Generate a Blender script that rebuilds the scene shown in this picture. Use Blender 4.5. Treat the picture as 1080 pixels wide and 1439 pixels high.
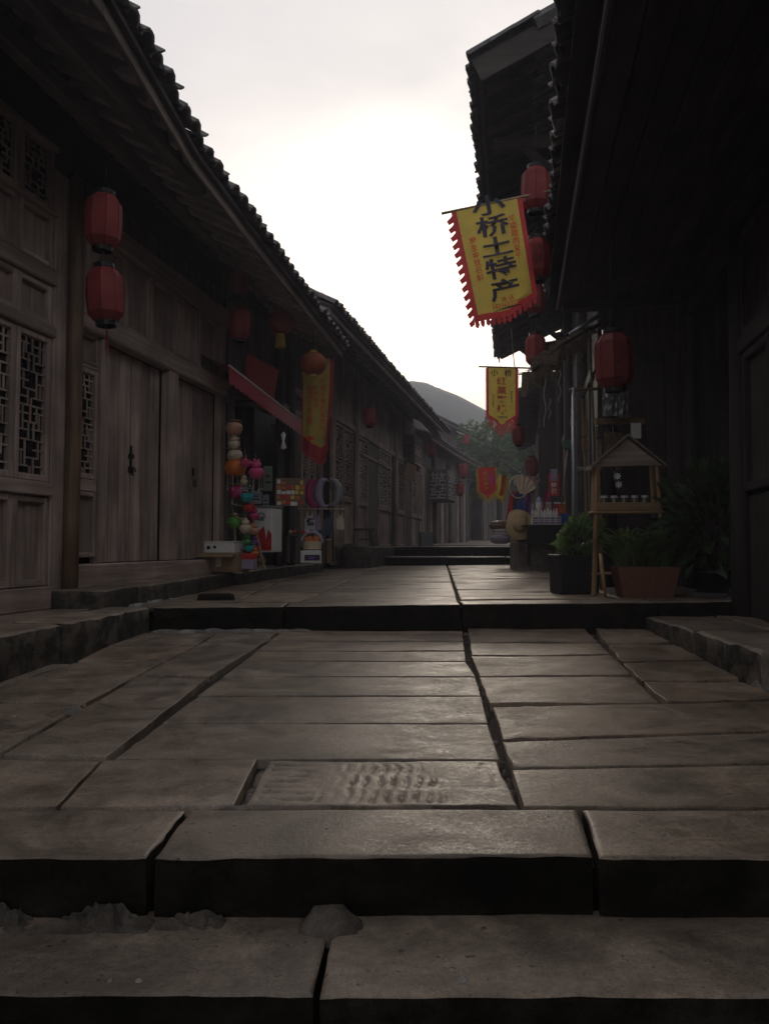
import bpy, bmesh, math, random
from mathutils import Vector, Matrix, noise

for _o in list(bpy.data.objects):
    bpy.data.objects.remove(_o)
SC = bpy.context.scene
COL = SC.collection
R = math.radians
rnd = random.Random(7)

# ------------------------------------------------------------------ camera
FPX, CX, CY, PITCH = 1080.0, 540.0, 719.5, R(2.55)
cam_d = bpy.data.cameras.new('camera')
cam = bpy.data.objects.new('camera', cam_d)
COL.objects.link(cam)
cam.location = (0, 0, 0)
cam.rotation_euler = (R(90) + PITCH, 0, 0)
cam_d.sensor_fit = 'VERTICAL'
cam_d.sensor_height = 36.0
cam_d.lens = 36.0 * FPX / 1439.0
cam_d.clip_start = 0.05
cam_d.clip_end = 5000
SC.camera = cam
SC.render.resolution_x, SC.render.resolution_y = 768, 1024

# ------------------------------------------------------------------ sky, sun, exposure
SUN_EL, SUN_AZ = R(14.0), R(2.5)          # low sun just behind the hill, azimuth to the right of +Y
W = bpy.data.worlds.new('World')
SC.world = W
W.use_nodes = True
nt = W.node_tree
nt.nodes.clear()
def _n(t, **kw):
    n = nt.nodes.new(t)
    for k, v in kw.items():
        setattr(n, k, v)
    return n
out = _n('ShaderNodeOutputWorld')
bg = _n('ShaderNodeBackground')
sky = _n('ShaderNodeTexSky', sky_type='NISHITA')
sky.sun_disc = False
sky.sun_elevation = SUN_EL
sky.sun_rotation = SUN_AZ
sky.altitude = 300
sky.air_density = 1.0
sky.dust_density = 5.0
sky.ozone_density = 1.0
hs = _n('ShaderNodeHueSaturation')
hs.inputs['Saturation'].default_value = 0.80
tc = _n('ShaderNodeTexCoord')
mp = _n('ShaderNodeMapping')
mp.inputs['Scale'].default_value = (1.0, 1.0, 2.4)
cl = _n('ShaderNodeTexNoise')
cl.inputs['Scale'].default_value = 2.2
cl.inputs['Detail'].default_value = 5
cl.inputs['Roughness'].default_value = 0.5
cr = _n('ShaderNodeMapRange')
cr.inputs['From Min'].default_value = 0.35
cr.inputs['From Max'].default_value = 0.7
cr.inputs['To Min'].default_value = 0.4
cr.inputs['To Max'].default_value = 0.9
mixc = _n('ShaderNodeMix', data_type='RGBA')
mixc.inputs['B'].default_value = (5.6, 5.45, 5.25, 1)     # thin high cloud veil
L = nt.links
L.new(tc.outputs['Generated'], mp.inputs['Vector'])
L.new(mp.outputs[0], cl.inputs['Vector'])
L.new(cl.outputs['Fac'], cr.inputs['Value'])
L.new(sky.outputs[0], hs.inputs['Color'])
L.new(cr.outputs[0], mixc.inputs['Factor'])
L.new(hs.outputs[0], mixc.inputs['A'])
L.new(mixc.outputs['Result'], bg.inputs['Color'])
L.new(bg.outputs[0], out.inputs[0])
bg.inputs['Strength'].default_value = 0.10

sun_d = bpy.data.lights.new('sun', 'SUN')
sun_d.energy = 1.5
sun_d.angle = R(12)
sun_d.color = (1.0, 0.86, 0.70)
sun = bpy.data.objects.new('sun', sun_d)
COL.objects.link(sun)
_sd = Vector((math.sin(SUN_AZ) * math.cos(SUN_EL), math.cos(SUN_AZ) * math.cos(SUN_EL), math.sin(SUN_EL)))
sun.rotation_euler = (-_sd).to_track_quat('-Z', 'Y').to_euler()
sun.location = (0, 20, 30)

SC.view_settings.view_transform = 'Standard'
SC.view_settings.look = 'None'
SC.view_settings.gamma = 1
SC.view_settings.exposure = 0.80
SC.render.engine = 'CYCLES'

# ------------------------------------------------------------------ helpers
SP, CP = math.sin(PITCH), math.cos(PITCH)
def ray(u, v):
    a, b = (u - CX) / FPX, (CY - v) / FPX
    y = CP - b * SP
    return a / y, (SP + b * CP) / y
def P(u, v, d):
    a, b = ray(u, v)
    return Vector((a * d, d, b * d))
def PG(u, v, z0, slope=0.0, d0=0.0):
    """where the sight line meets the ground z = z0 + slope*(y-d0)"""
    a, b = ray(u, v)
    d = (z0 - slope * d0) / (b - slope)
    return Vector((a * d, d, b * d))

class MB:
    def __init__(s):
        s.v, s.f = [], []
    def add(s, vs, fs):
        o = len(s.v)
        s.v += [tuple(p) for p in vs]
        s.f += [tuple(i + o for i in f) for f in fs]
        return s
    def box(s, x0, x1, y0, y1, z0, z1, ch=0.0):
        return s.obox(((x0 + x1) / 2, (y0 + y1) / 2, (z0 + z1) / 2), (1, 0, 0), (0, 1, 0), (0, 0, 1),
                      abs(x1 - x0) / 2, abs(y1 - y0) / 2, abs(z1 - z0) / 2, ch)
    def obox(s, c, X, Y, Z, a, b, h, ch=0.0):
        c, X, Y, Z = Vector(c), Vector(X), Vector(Y), Vector(Z)
        if ch <= 0:
            vs = [c + X * (i * a) + Y * (j * b) + Z * (k * h) for i in (-1, 1) for j in (-1, 1) for k in (-1, 1)]
            return s.add(vs, [(0, 1, 3, 2), (4, 6, 7, 5), (0, 4, 5, 1), (2, 3, 7, 6), (0, 2, 6, 4), (1, 5, 7, 3)])
        ch = min(ch, a * .45, b * .45, h * .45)
        vs, ix = [], {}
        for i in (-1, 1):
            for j in (-1, 1):
                for k in (-1, 1):
                    for ax in range(3):
                        da, db, dh = a - ch, b - ch, h - ch
                        if ax == 0: da = a
                        if ax == 1: db = b
                        if ax == 2: dh = h
                        ix[(i, j, k, ax)] = len(vs)
                        vs.append(c + X * (i * da) + Y * (j * db) + Z * (k * dh))
        fs = []
        q = ((-1, -1), (1, -1), (1, 1), (-1, 1))
        for sg in (-1, 1):
            f = [ix[(sg, p[0], p[1], 0)] for p in q]; fs.append(f if sg > 0 else f[::-1])
            f = [ix[(p[1], sg, p[0], 1)] for p in q]; fs.append(f if sg > 0 else f[::-1])
            f = [ix[(p[0], p[1], sg, 2)] for p in q]; fs.append(f if sg > 0 else f[::-1])
        for i in (-1, 1):
            for j in (-1, 1):
                fs.append((ix[(i, j, -1, 0)], ix[(i, j, 1, 0)], ix[(i, j, 1, 1)], ix[(i, j, -1, 1)]))
                fs.append((ix[(i, -1, j, 0)], ix[(i, 1, j, 0)], ix[(i, 1, j, 2)], ix[(i, -1, j, 2)]))
                fs.append((ix[(-1, i, j, 1)], ix[(1, i, j, 1)], ix[(1, i, j, 2)], ix[(-1, i, j, 2)]))
                for k in (-1, 1):
                    fs.append((ix[(i, j, k, 0)], ix[(i, j, k, 1)], ix[(i, j, k, 2)]))
        return s.add(vs, fs)
    def bar(s, p0, p1, w, h, up=(0, 0, 1), ch=0.0):
        p0, p1 = Vector(p0), Vector(p1)
        Zx = (p1 - p0); ln = Zx.length; Zx.normalize()
        up = Vector(up)
        X = up.cross(Zx)
        if X.length < 1e-4:
            X = Vector((1, 0, 0)).cross(Zx)
        X.normalize()
        Y = Zx.cross(X)
        return s.obox((p0 + p1) / 2, X, Y, Zx, w / 2, h / 2, ln / 2, ch)
    def tube(s, pts, rad, n=8, cap=True):
        pts = [Vector(p) for p in pts]
        if not isinstance(rad, (list, tuple)):
            rad = [rad] * len(pts)
        vs, fs = [], []
        prev = None
        for i, p in enumerate(pts):
            t = (pts[min(i + 1, len(pts) - 1)] - pts[max(i - 1, 0)]).normalized()
            if prev is None:
                a = Vector((0, 0, 1)) if abs(t.z) < .9 else Vector((1, 0, 0))
                X = a.cross(t).normalized()
            else:
                X = (prev - t * prev.dot(t)).normalized()
            prev = X
            Y = t.cross(X)
            for k in range(n):
                an = 2 * math.pi * k / n
                vs.append(p + (X * math.cos(an) + Y * math.sin(an)) * rad[i])
        m = len(pts)
        for i in range(m - 1):
            for k in range(n):
                k2 = (k + 1) % n
                fs.append((i * n + k, i * n + k2, (i + 1) * n + k2, (i + 1) * n + k))
        if cap:
            fs.append(tuple(range(n))[::-1])
            fs.append(tuple(range((m - 1) * n, m * n)))
        return s.add(vs, fs)
    def lathe(s, prof, n=16, c=(0, 0, 0), rib=0.0, ph=0.0, sx=1.0, sy=1.0):
        vs, fs = [], []
        for r, z in prof:
            for k in range(n):
                an = 2 * math.pi * k / n + ph
                rr = r * (1 - (rib if k % 2 else 0))
                vs.append((c[0] + rr * math.cos(an) * sx, c[1] + rr * math.sin(an) * sy, c[2] + z))
        for i in range(len(prof) - 1):
            for k in range(n):
                k2 = (k + 1) % n
                fs.append((i * n + k, i * n + k2, (i + 1) * n + k2, (i + 1) * n + k))
        if prof[0][0] > 1e-5: fs.append(tuple(range(n))[::-1])
        if prof[-1][0] > 1e-5: fs.append(tuple(range((len(prof) - 1) * n, len(prof) * n)))
        return s.add(vs, fs)
    def grid(s, fn, nu, nv):
        vs = [fn(i / nu, j / nv) for j in range(nv + 1) for i in range(nu + 1)]
        fs = [(j * (nu + 1) + i, j * (nu + 1) + i + 1, (j + 1) * (nu + 1) + i + 1, (j + 1) * (nu + 1) + i)
              for j in range(nv) for i in range(nu)]
        return s.add(vs, fs)
    def mesh(s, name, smooth=False):
        me = bpy.data.meshes.new(name)
        me.from_pydata(s.v, [], s.f)
        me.validate()
        bm = bmesh.new(); bm.from_mesh(me)
        bmesh.ops.recalc_face_normals(bm, faces=bm.faces)
        bm.to_mesh(me); bm.free()
        if smooth:
            me.polygons.foreach_set('use_smooth', [True] * len(me.polygons))
        return me

def link(name, data, mat=None, parent=None, loc=(0, 0, 0), rot=(0, 0, 0), scale=(1, 1, 1)):
    o = bpy.data.objects.new(name, data)
    COL.objects.link(o)
    if mat is not None and data is not None and len(data.materials) == 0:
        data.materials.append(mat)
    o.location, o.rotation_euler, o.scale = loc, rot, scale
    if parent is not None:
        o.parent = parent
    return o
def obj(name, mb, mat, parent=None, smooth=False, loc=(0, 0, 0), rot=(0, 0, 0)):
    return link(name, mb.mesh(name, smooth), mat, parent, loc, rot)
def thing(name, label, cat, loc=(0, 0, 0), rz=0.0, group=None):
    o = bpy.data.objects.new(name, None)
    COL.objects.link(o)
    o.empty_display_size = .1
    o.location = loc; o.rotation_euler = (0, 0, rz)
    return tag(o, label, cat, group)
def tag(o, label, cat, group=None):
    o['label'] = label; o['category'] = cat
    if group: o['group'] = group
    return o
def struct(o):
    o['kind'] = 'structure'
    return o
def stuff(o):
    o['kind'] = 'stuff'
    return o
def bx(name, mat, parent, x0, x1, y0, y1, z0, z1, ch=.006):
    return obj(name, MB().box(x0, x1, y0, y1, z0, z1, ch), mat, parent)
def fbm(p, o=4):
    return noise.fractal(Vector(p), 1.0, 2.0, o, noise_basis='PERLIN_ORIGINAL')
# ------------------------------------------------------------------ materials
def M_new(name):
    m = bpy.data.materials.new(name)
    m.use_nodes = True
    t = m.node_tree
    b = t.nodes['Principled BSDF']
    return m, t, b
def plain(name, col, rough=.7, metal=0.0, var=.15, bump=.15, scale=30, spec=.5, trans=0.0):
    """painted / cloth / paper surface with slight blotching and per-object variation"""
    m, t, b = M_new(name)
    N, K = t.nodes, t.links
    tx = N.new('ShaderNodeTexCoord')
    nz = N.new('ShaderNodeTexNoise'); nz.inputs['Scale'].default_value = scale; nz.inputs['Detail'].default_value = 5
    mr = N.new('ShaderNodeMapRange'); mr.inputs['From Min'].default_value = .3; mr.inputs['From Max'].default_value = .7
    mr.inputs['To Min'].default_value = 1 - var; mr.inputs['To Max'].default_value = 1 + var
    inf = N.new('ShaderNodeObjectInfo')
    m2 = N.new('ShaderNodeMapRange'); m2.inputs['To Min'].default_value = 1 - var * .8; m2.inputs['To Max'].default_value = 1 + var * .8
    mu = N.new('ShaderNodeMath'); mu.operation = 'MULTIPLY'
    vm = N.new('ShaderNodeVectorMath'); vm.operation = 'SCALE'; vm.inputs[0].default_value = col[:3]
    K.new(tx.outputs['Object'], nz.inputs['Vector']); K.new(nz.outputs['Fac'], mr.inputs['Value'])
    K.new(inf.outputs['Random'], m2.inputs['Value'])
    K.new(mr.outputs[0], mu.inputs[0]); K.new(m2.outputs[0], mu.inputs[1])
    K.new(mu.outputs[0], vm.inputs['Scale']); K.new(vm.outputs[0], b.inputs['Base Color'])
    b.inputs['Roughness'].default_value = rough
    b.inputs['Metallic'].default_value = metal
    b.inputs['Specular IOR Level'].default_value = spec
    if bump:
        bp = N.new('ShaderNodeBump'); bp.inputs['Strength'].default_value = bump; bp.inputs['Distance'].default_value = .01
        K.new(nz.outputs['Fac'], bp.inputs['Height']); K.new(bp.outputs[0], b.inputs['Normal'])
    if trans:
        tr = N.new('ShaderNodeBsdfTranslucent'); ms = N.new('ShaderNodeMixShader')
        K.new(vm.outputs[0], tr.inputs['Color']); ms.inputs[0].default_value = trans
        K.new(b.outputs[0], ms.inputs[1]); K.new(tr.outputs[0], ms.inputs[2])
        K.new(ms.outputs[0], N['Material Output'].inputs['Surface'])
    return m
def wood(name, c1, c2, axis='z', rough=.75, var=.25, fine=1.0):
    """weathered timber: grain stretched along one object axis, stains, per-piece variation"""
    m, t, b = M_new(name)
    N, K = t.nodes, t.links
    tx = N.new('ShaderNodeTexCoord')
    mp = N.new('ShaderNodeMapping')
    s = {'x': (1.2, 24, 24), 'y': (24, 1.2, 24), 'z': (24, 24, 1.2)}[axis]
    mp.inputs['Scale'].default_value = [k * fine for k in s]
    inf = N.new('ShaderNodeObjectInfo')
    off = N.new('ShaderNodeVectorMath'); off.operation = 'SCALE'; off.inputs[0].default_value = (3.1, 5.7, 9.3)
    ad = N.new('ShaderNodeVectorMath'); ad.operation = 'ADD'
    K.new(inf.outputs['Random'], off.inputs['Scale'])
    K.new(tx.outputs['Object'], ad.inputs[0]); K.new(off.outputs[0], ad.inputs[1])
    K.new(ad.outputs[0], mp.inputs['Vector'])
    g = N.new('ShaderNodeTexNoise'); g.inputs['Scale'].default_value = 1.0; g.inputs['Detail'].default_value = 6; g.inputs['Distortion'].default_value = .6
    st = N.new('ShaderNodeTexNoise'); st.inputs['Scale'].default_value = 2.3; st.inputs['Detail'].default_value = 5
    K.new(mp.outputs[0], g.inputs['Vector']); K.new(ad.outputs[0], st.inputs['Vector'])
    ra = N.new('ShaderNodeValToRGB')
    ra.color_ramp.elements[0].position = .32; ra.color_ramp.elements[0].color = (*c1, 1)
    ra.color_ramp.elements[1].position = .68; ra.color_ramp.elements[1].color = (*c2, 1)
    K.new(g.outputs['Fac'], ra.inputs[0])
    mr = N.new('ShaderNodeMapRange'); mr.inputs['From Min'].default_value = .3; mr.inputs['From Max'].default_value = .7
    mr.inputs['To Min'].default_value = .62; mr.inputs['To Max'].default_value = 1.25
    K.new(st.outputs['Fac'], mr.inputs['Value'])
    m2 = N.new('ShaderNodeMapRange'); m2.inputs['To Min'].default_value = 1 - var; m2.inputs['To Max'].default_value = 1 + var
    K.new(inf.outputs['Random'], m2.inputs['Value'])
    mu = N.new('ShaderNodeMath'); mu.operation = 'MULTIPLY'
    K.new(mr.outputs[0], mu.inputs[0]); K.new(m2.outputs[0], mu.inputs[1])
    vm = N.new('ShaderNodeVectorMath'); vm.operation = 'SCALE'
    K.new(ra.outputs[0], vm.inputs[0]); K.new(mu.outputs[0], vm.inputs['Scale'])
    K.new(vm.outputs[0], b.inputs['Base Color'])
    b.inputs['Roughness'].default_value = rough
    b.inputs['Specular IOR Level'].default_value = .35
    bp = N.new('ShaderNodeBump'); bp.inputs['Strength'].default_value = .35; bp.inputs['Distance'].default_value = .006
    K.new(g.outputs['Fac'], bp.inputs['Height']); K.new(bp.outputs[0], b.inputs['Normal'])
    return m
def stone(name, c1, c2, scale=1.0, rmin=.42, rmax=.8, bump=.5, moss=None, spec=.5):
    m, t, b = M_new(name)
    N, K = t.nodes, t.links
    tx = N.new('ShaderNodeTexCoord')
    geo = N.new('ShaderNodeNewGeometry')
    inf = N.new('ShaderNodeObjectInfo')
    def nz(sc, det=6, ro=.55, vec=None, dist=0):
        n = N.new('ShaderNodeTexNoise'); n.inputs['Scale'].default_value = sc * scale
        n.inputs['Detail'].default_value = det; n.inputs['Roughness'].default_value = ro; n.inputs['Distortion'].default_value = dist
        K.new(vec or geo.outputs['Position'], n.inputs['Vector']); return n
    mp = N.new('ShaderNodeMapping'); mp.inputs['Scale'].default_value = (.7, 1.25, 1.2)
    K.new(geo.outputs['Position'], mp.inputs['Vector'])
    big, mid, fine, grain = nz(1.7, 5), nz(7, 6, .6, mp.outputs[0], .4), nz(60, 4, .7), nz(330, 2)
    def mrange(src, a, b_, c, d):
        r = N.new('ShaderNodeMapRange'); r.inputs['From Min'].default_value = a; r.inputs['From Max'].default_value = b_
        r.inputs['To Min'].default_value = c; r.inputs['To Max'].default_value = d; K.new(src, r.inputs['Value']); return r.outputs[0]
    def mul(a, b_):
        r = N.new('ShaderNodeMath'); r.operation = 'MULTIPLY'; K.new(a, r.inputs[0]); K.new(b_, r.inputs[1]); return r.outputs[0]
    def add(a, b_):
        r = N.new('ShaderNodeMath'); r.operation = 'ADD'; K.new(a, r.inputs[0]); K.new(b_, r.inputs[1]); return r.outputs[0]
    mx = N.new('ShaderNodeMix'); mx.data_type = 'RGBA'
    mx.inputs['A'].default_value = (*c1, 1); mx.inputs['B'].default_value = (*c2, 1)
    K.new(mrange(big.outputs['Fac'], .35, .65, 0, 1), mx.inputs['Factor'])
    k = mul(mrange(mid.outputs['Fac'], .25, .75, .66, 1.32), mrange(fine.outputs['Fac'], .3, .7, .74, 1.26))
    k = mul(k, mrange(grain.outputs['Fac'], .3, .7, .72, 1.30))
    k = mul(k, mrange(inf.outputs['Random'], 0, 1, .8, 1.2))
    stn, pit = nz(3.6, 7, .62, None, .8), nz(46, 3, .5)
    k = mul(k, mrange(stn.outputs['Fac'], .36, .60, .58, 1.12))
    k = mul(k, mrange(pit.outputs['Fac'], .27, .33, .35, 1.0))
    vm = N.new('ShaderNodeVectorMath'); vm.operation = 'SCALE'
    K.new(mx.outputs['Result'], vm.inputs[0]); K.new(k, vm.inputs['Scale'])
    colr = vm.outputs[0]
    if moss:
        m3 = N.new('ShaderNodeMix'); m3.data_type = 'RGBA'
        mn = nz(9, 7, .7)
        K.new(mrange(mn.outputs['Fac'], moss[1], moss[1] + .14, 0, 1), m3.inputs['Factor'])
        K.new(colr, m3.inputs['A']); m3.inputs['B'].default_value = (*moss[0], 1)
        colr = m3.outputs['Result']
    K.new(colr, b.inputs['Base Color'])
    K.new(mrange(add(mid.outputs['Fac'], fine.outputs['Fac']), .7, 1.3, rmin, rmax), b.inputs['Roughness'])
    h = add(mrange(mid.outputs['Fac'], 0, 1, 0, .45), mrange(fine.outputs['Fac'], 0, 1, 0, .30))
    h = add(h, mrange(grain.outputs['Fac'], 0, 1, 0, .16))
    b.inputs['Specular IOR Level'].default_value = spec
    bp = N.new('ShaderNodeBump'); bp.inputs['Strength'].default_value = bump; bp.inputs['Distance'].default_value = .010
    K.new(h, bp.inputs['Height']); K.new(bp.outputs[0], b.inputs['Normal'])
    return m

MT = {}
MT['slab'] = stone('paving_stone', (.215, .163, .118), (.300, .236, .182), rmin=.34, rmax=.66, bump=.5)
MT['slab_brown'] = stone('brown_paving_stone', (.225, .158, .110), (.300, .220, .160), rmin=.36, rmax=.68, bump=.7)
MT['kerb'] = stone('kerb_stone', (.085, .068, .053), (.130, .105, .084), rmin=.6, rmax=.9, bump=.9, moss=((.016, .018, .009), .45))
MT['riser'] = stone('stained_shaded_stone', (.014, .012, .009), (.026, .021, .016), rmin=.9, rmax=1, bump=.9, moss=((.008, .008, .005), .48), spec=.08)  # moss-stained step faces, with their shade put into the dark colour as well
MT['earth'] = stone('joint_earth', (.022, .018, .014), (.040, .032, .025), scale=2, rmin=.9, rmax=1, bump=1)
MT['mortar'] = stone('pale_mortar', (.26, .24, .22), (.36, .34, .31), scale=2, rmin=.8, rmax=1, bump=1)
MT['rubble'] = stone('rubble_stone', (.15, .125, .10), (.24, .205, .17), scale=2, rmin=.7, rmax=1, bump=1)
W1, W2 = (.250, .182, .150), (.440, .342, .290)
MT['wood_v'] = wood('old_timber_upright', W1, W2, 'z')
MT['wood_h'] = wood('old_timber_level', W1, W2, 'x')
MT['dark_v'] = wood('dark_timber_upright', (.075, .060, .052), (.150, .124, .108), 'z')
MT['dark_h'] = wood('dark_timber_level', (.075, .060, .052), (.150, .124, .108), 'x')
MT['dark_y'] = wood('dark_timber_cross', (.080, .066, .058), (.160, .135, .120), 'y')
MT['black_v'] = wood('black_timber_upright', (.030, .022, .019), (.062, .048, .042), 'z')  # near-black timber tones for the right-hand houses
MT['black_h'] = wood('black_timber_level', (.030, .022, .019), (.062, .048, .042), 'x')
MT['black_y'] = wood('black_timber_cross', (.034, .025, .022), (.068, .053, .046), 'y')
MT['black_boards'] = wood('black_soffit', (.028, .021, .019), (.050, .040, .036), 'x')
MT['rafter'] = wood('grey_rafter', (.34, .30, .265), (.50, .45, .40), 'y')
MT['soot'] = wood('sooty_boards', (.065, .055, .052), (.120, .104, .098), 'x')
MT['fascia'] = wood('pale_fascia_board', (.16, .125, .10), (.26, .21, .17), 'x')
MT['log'] = wood('varnished_log', (.085, .052, .030), (.20, .125, .070), 'z', rough=.45)
MT['pale_wood'] = wood('new_pine', (.33, .20, .10), (.48, .31, .17), 'z', rough=.6)
MT['pale_wood_h'] = wood('new_pine_level', (.33, .20, .10), (.48, .31, .17), 'x', rough=.6)
MT['tile'] = stone('grey_roof_tile', (.085, .078, .076), (.15, .14, .135), scale=3, rmin=.6, rmax=.9, bump=.5)
MT['tile_pale'] = stone('pale_lime_tile_end', (.40, .39, .37), (.55, .53, .5), scale=3, rmin=.7, rmax=.9, bump=.5)
MT['old_mortar'] = stone('dirty_old_mortar', (.085, .070, .056), (.16, .135, .11), scale=2.5, rmin=.8, rmax=1, bump=1)
MT['paleframe'] = plain('lit_pale_lattice', (.42, .40, .37), .6)  # bay lattice paled: the light on its front is put into the colour
MT['jar'] = plain('dark_jar_glass', (.10, .085, .045), .1, spec=.9, var=.2)
MT['dullgreen'] = plain('dull_green_plastic', (.08, .17, .12), .5)
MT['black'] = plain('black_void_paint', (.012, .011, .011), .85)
MT['iron'] = plain('black_iron', (.02, .018, .017), .45, .6)
MT['glass'] = plain('dark_window_pane', (.010, .011, .012), .12, spec=.6, var=.05, bump=0)
MT['red_cloth'] = plain('red_lantern_cloth', (.35, .052, .048), .6, var=.28, scale=6, trans=.4)
MT['orange_cloth'] = plain('orange_lantern_cloth', (.46, .12, .035), .6, var=.12, scale=8, trans=.45)
MT['red_flag'] = plain('red_flag_cloth', (.46, .045, .050), .7, var=.12, scale=6, trans=.5)
MT['yellow_flag'] = plain('yellow_flag_cloth', (.56, .43, .090), .7, var=.12, scale=6, trans=.5)
MT['gold'] = plain('gold_fringe', (.60, .42, .06), .6)
MT['ink'] = plain('dark_ink', (.035, .030, .045), .8, var=.05, bump=0)
MT['ink_green'] = plain('dark_green_ink', (.02, .035, .028), .8, var=.05, bump=0)
MT['ink_red'] = plain('red_ink', (.62, .06, .02), .8, var=.05, bump=0)
MT['ink_dkred'] = plain('dark_red_ink', (.16, .012, .014), .8, var=.05, bump=0)
MT['awning'] = plain('crimson_awning_vinyl', (.36, .035, .065), .5, var=.08)
MT['white'] = plain('white_paint', (.74, .73, .70), .5, var=.06)
MT['paper'] = plain('white_card', (.70, .68, .64), .7, var=.06)
MT['cardboard'] = plain('brown_cardboard', (.27, .17, .10), .8, var=.1)
MT['leaf'] = plain('green_leaf', (.15, .225, .075), .30, var=.35, scale=5, bump=0, trans=.35)
MT['leaf_dark'] = plain('dark_green_leaf', (.055, .085, .036), .4, var=.35, scale=5, bump=0, trans=.3)
MT['leaf_tree'] = plain('tree_leaf', (.060, .115, .035), .5, var=.4, scale=2, bump=0, trans=.4)
MT['bark'] = wood('tree_bark', (.05, .04, .03), (.10, .08, .06), 'z')
MT['terracotta'] = plain('terracotta', (.22, .085, .050), .8, var=.15)
MT['black_pot'] = plain('black_plastic_pot', (.016, .016, .017), .5)
MT['steel'] = plain('galvanised_pipe', (.30, .33, .37), .4, .5, var=.1)
MT['straw'] = plain('woven_straw', (.42, .29, .14), .8, var=.2, scale=90, bump=.6)
MT['thatch'] = plain('bark_thatch', (.20, .155, .115), .9, var=.35, scale=40, bump=.8)
MT['bamboo'] = wood('bamboo_cane', (.17, .13, .07), (.30, .24, .14), 'z', rough=.5)
MT['rope'] = plain('grey_rope', (.30, .28, .26), .9, var=.2, scale=80)
MT['clear'] = plain('clear_plastic', (.55, .55, .56), .15, var=.1, spec=.9)
for nm, c in dict(pink=(.62, .06, .20), magenta=(.45, .03, .16), teal=(.02, .35, .36), green=(.10, .32, .04), orange=(.62, .16, .02),
                  blue=(.03, .10, .42), skin=(.50, .26, .17), cream=(.62, .50, .36), purple=(.17, .05, .28), redp=(.55, .03, .03),
                  navy=(.03, .05, .11), grey=(.22, .22, .23), lilac=(.36, .30, .42), yellow=(.70, .50, .05), brown=(.16, .09, .05)).items():
    MT[nm] = plain('painted_' + nm, c, .5, var=.12)

# ------------------------------------------------------------------ text (flat print), made in one batch
TXT = []
def text(s, size, mat, parent, fn, name='lettering', bold=.018, spacing=1.0):
    """fn maps the glyph plane (x, y; metres, centred) onto the carrying surface in the parent's space"""
    c = bpy.data.curves.new('glyphs', 'FONT')
    c.body = s; c.size = size; c.align_x = 'CENTER'; c.align_y = 'CENTER'
    c.offset = bold * size; c.space_line = spacing; c.resolution_u = 2
    o = bpy.data.objects.new('glyphs', c); COL.objects.link(o)
    TXT.append((o, c, mat, parent, fn, name))
def flush_text():
    bpy.context.view_layer.update()
    dg = bpy.context.evaluated_depsgraph_get()
    for o, c, mat, parent, fn, name in TXT:
        me = bpy.data.meshes.new_from_object(o.evaluated_get(dg))
        me.materials.clear()
        for vv in me.vertices:
            vv.co = fn(vv.co.x, vv.co.y)
        q = link(name, me, mat, parent)
    for o, c, *_ in TXT:
        bpy.data.objects.remove(o); bpy.data.curves.remove(c)
# ================================================================== GROUND
LW_S, LW_0 = .199, -3.407            # left wall line  x = LW_0 + LW_S*y
RW_S = .174
LAND0, LANDS, LANDY = -.736, .047, 2.197
def z_land(x, y): return LAND0 + LANDS * (y - LANDY)
def z_plat(x, y): return -.415 + .0072 * (y - 5.4) + .010 * x

def gz(y):
    pr = [(-80, -1.4), (1.3, -1.25), (1.9, -1.0), (2.3, -.83), (5.3, -.68), (5.7, -.52), (13.9, -.45), (15.2, -.12), (16, -.03), (60, .5), (160, 6), (2500, 60)]
    for (a, za), (b, zb) in zip(pr, pr[1:]):
        if y <= b: return za + (zb - za) * max(0, (y - a)) / (b - a)
    return pr[-1][1]
ys = [-80, -20, -5, 0, 1.3, 1.6, 1.9, 2.3, 3, 4, 5.3, 5.7, 8, 11, 13.9, 14.5, 15.2, 16, 20, 30, 45, 60, 90, 160, 300, 700, 2500]
xs = [-2000, -500, -150, -60, -25, -12, -6, -3, -1, 1, 3, 6, 12, 25, 60, 150, 500, 2000]
g = MB()
for y in ys:
    for x in xs: g.v.append((x, y, gz(y)))
for j in range(len(ys) - 1):
    for i in range(len(xs) - 1):
        a = j * len(xs) + i
        g.f.append((a, a + 1, a + len(xs) + 1, a + len(xs)))
struct(obj('ground', g, MT['earth']))

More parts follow.
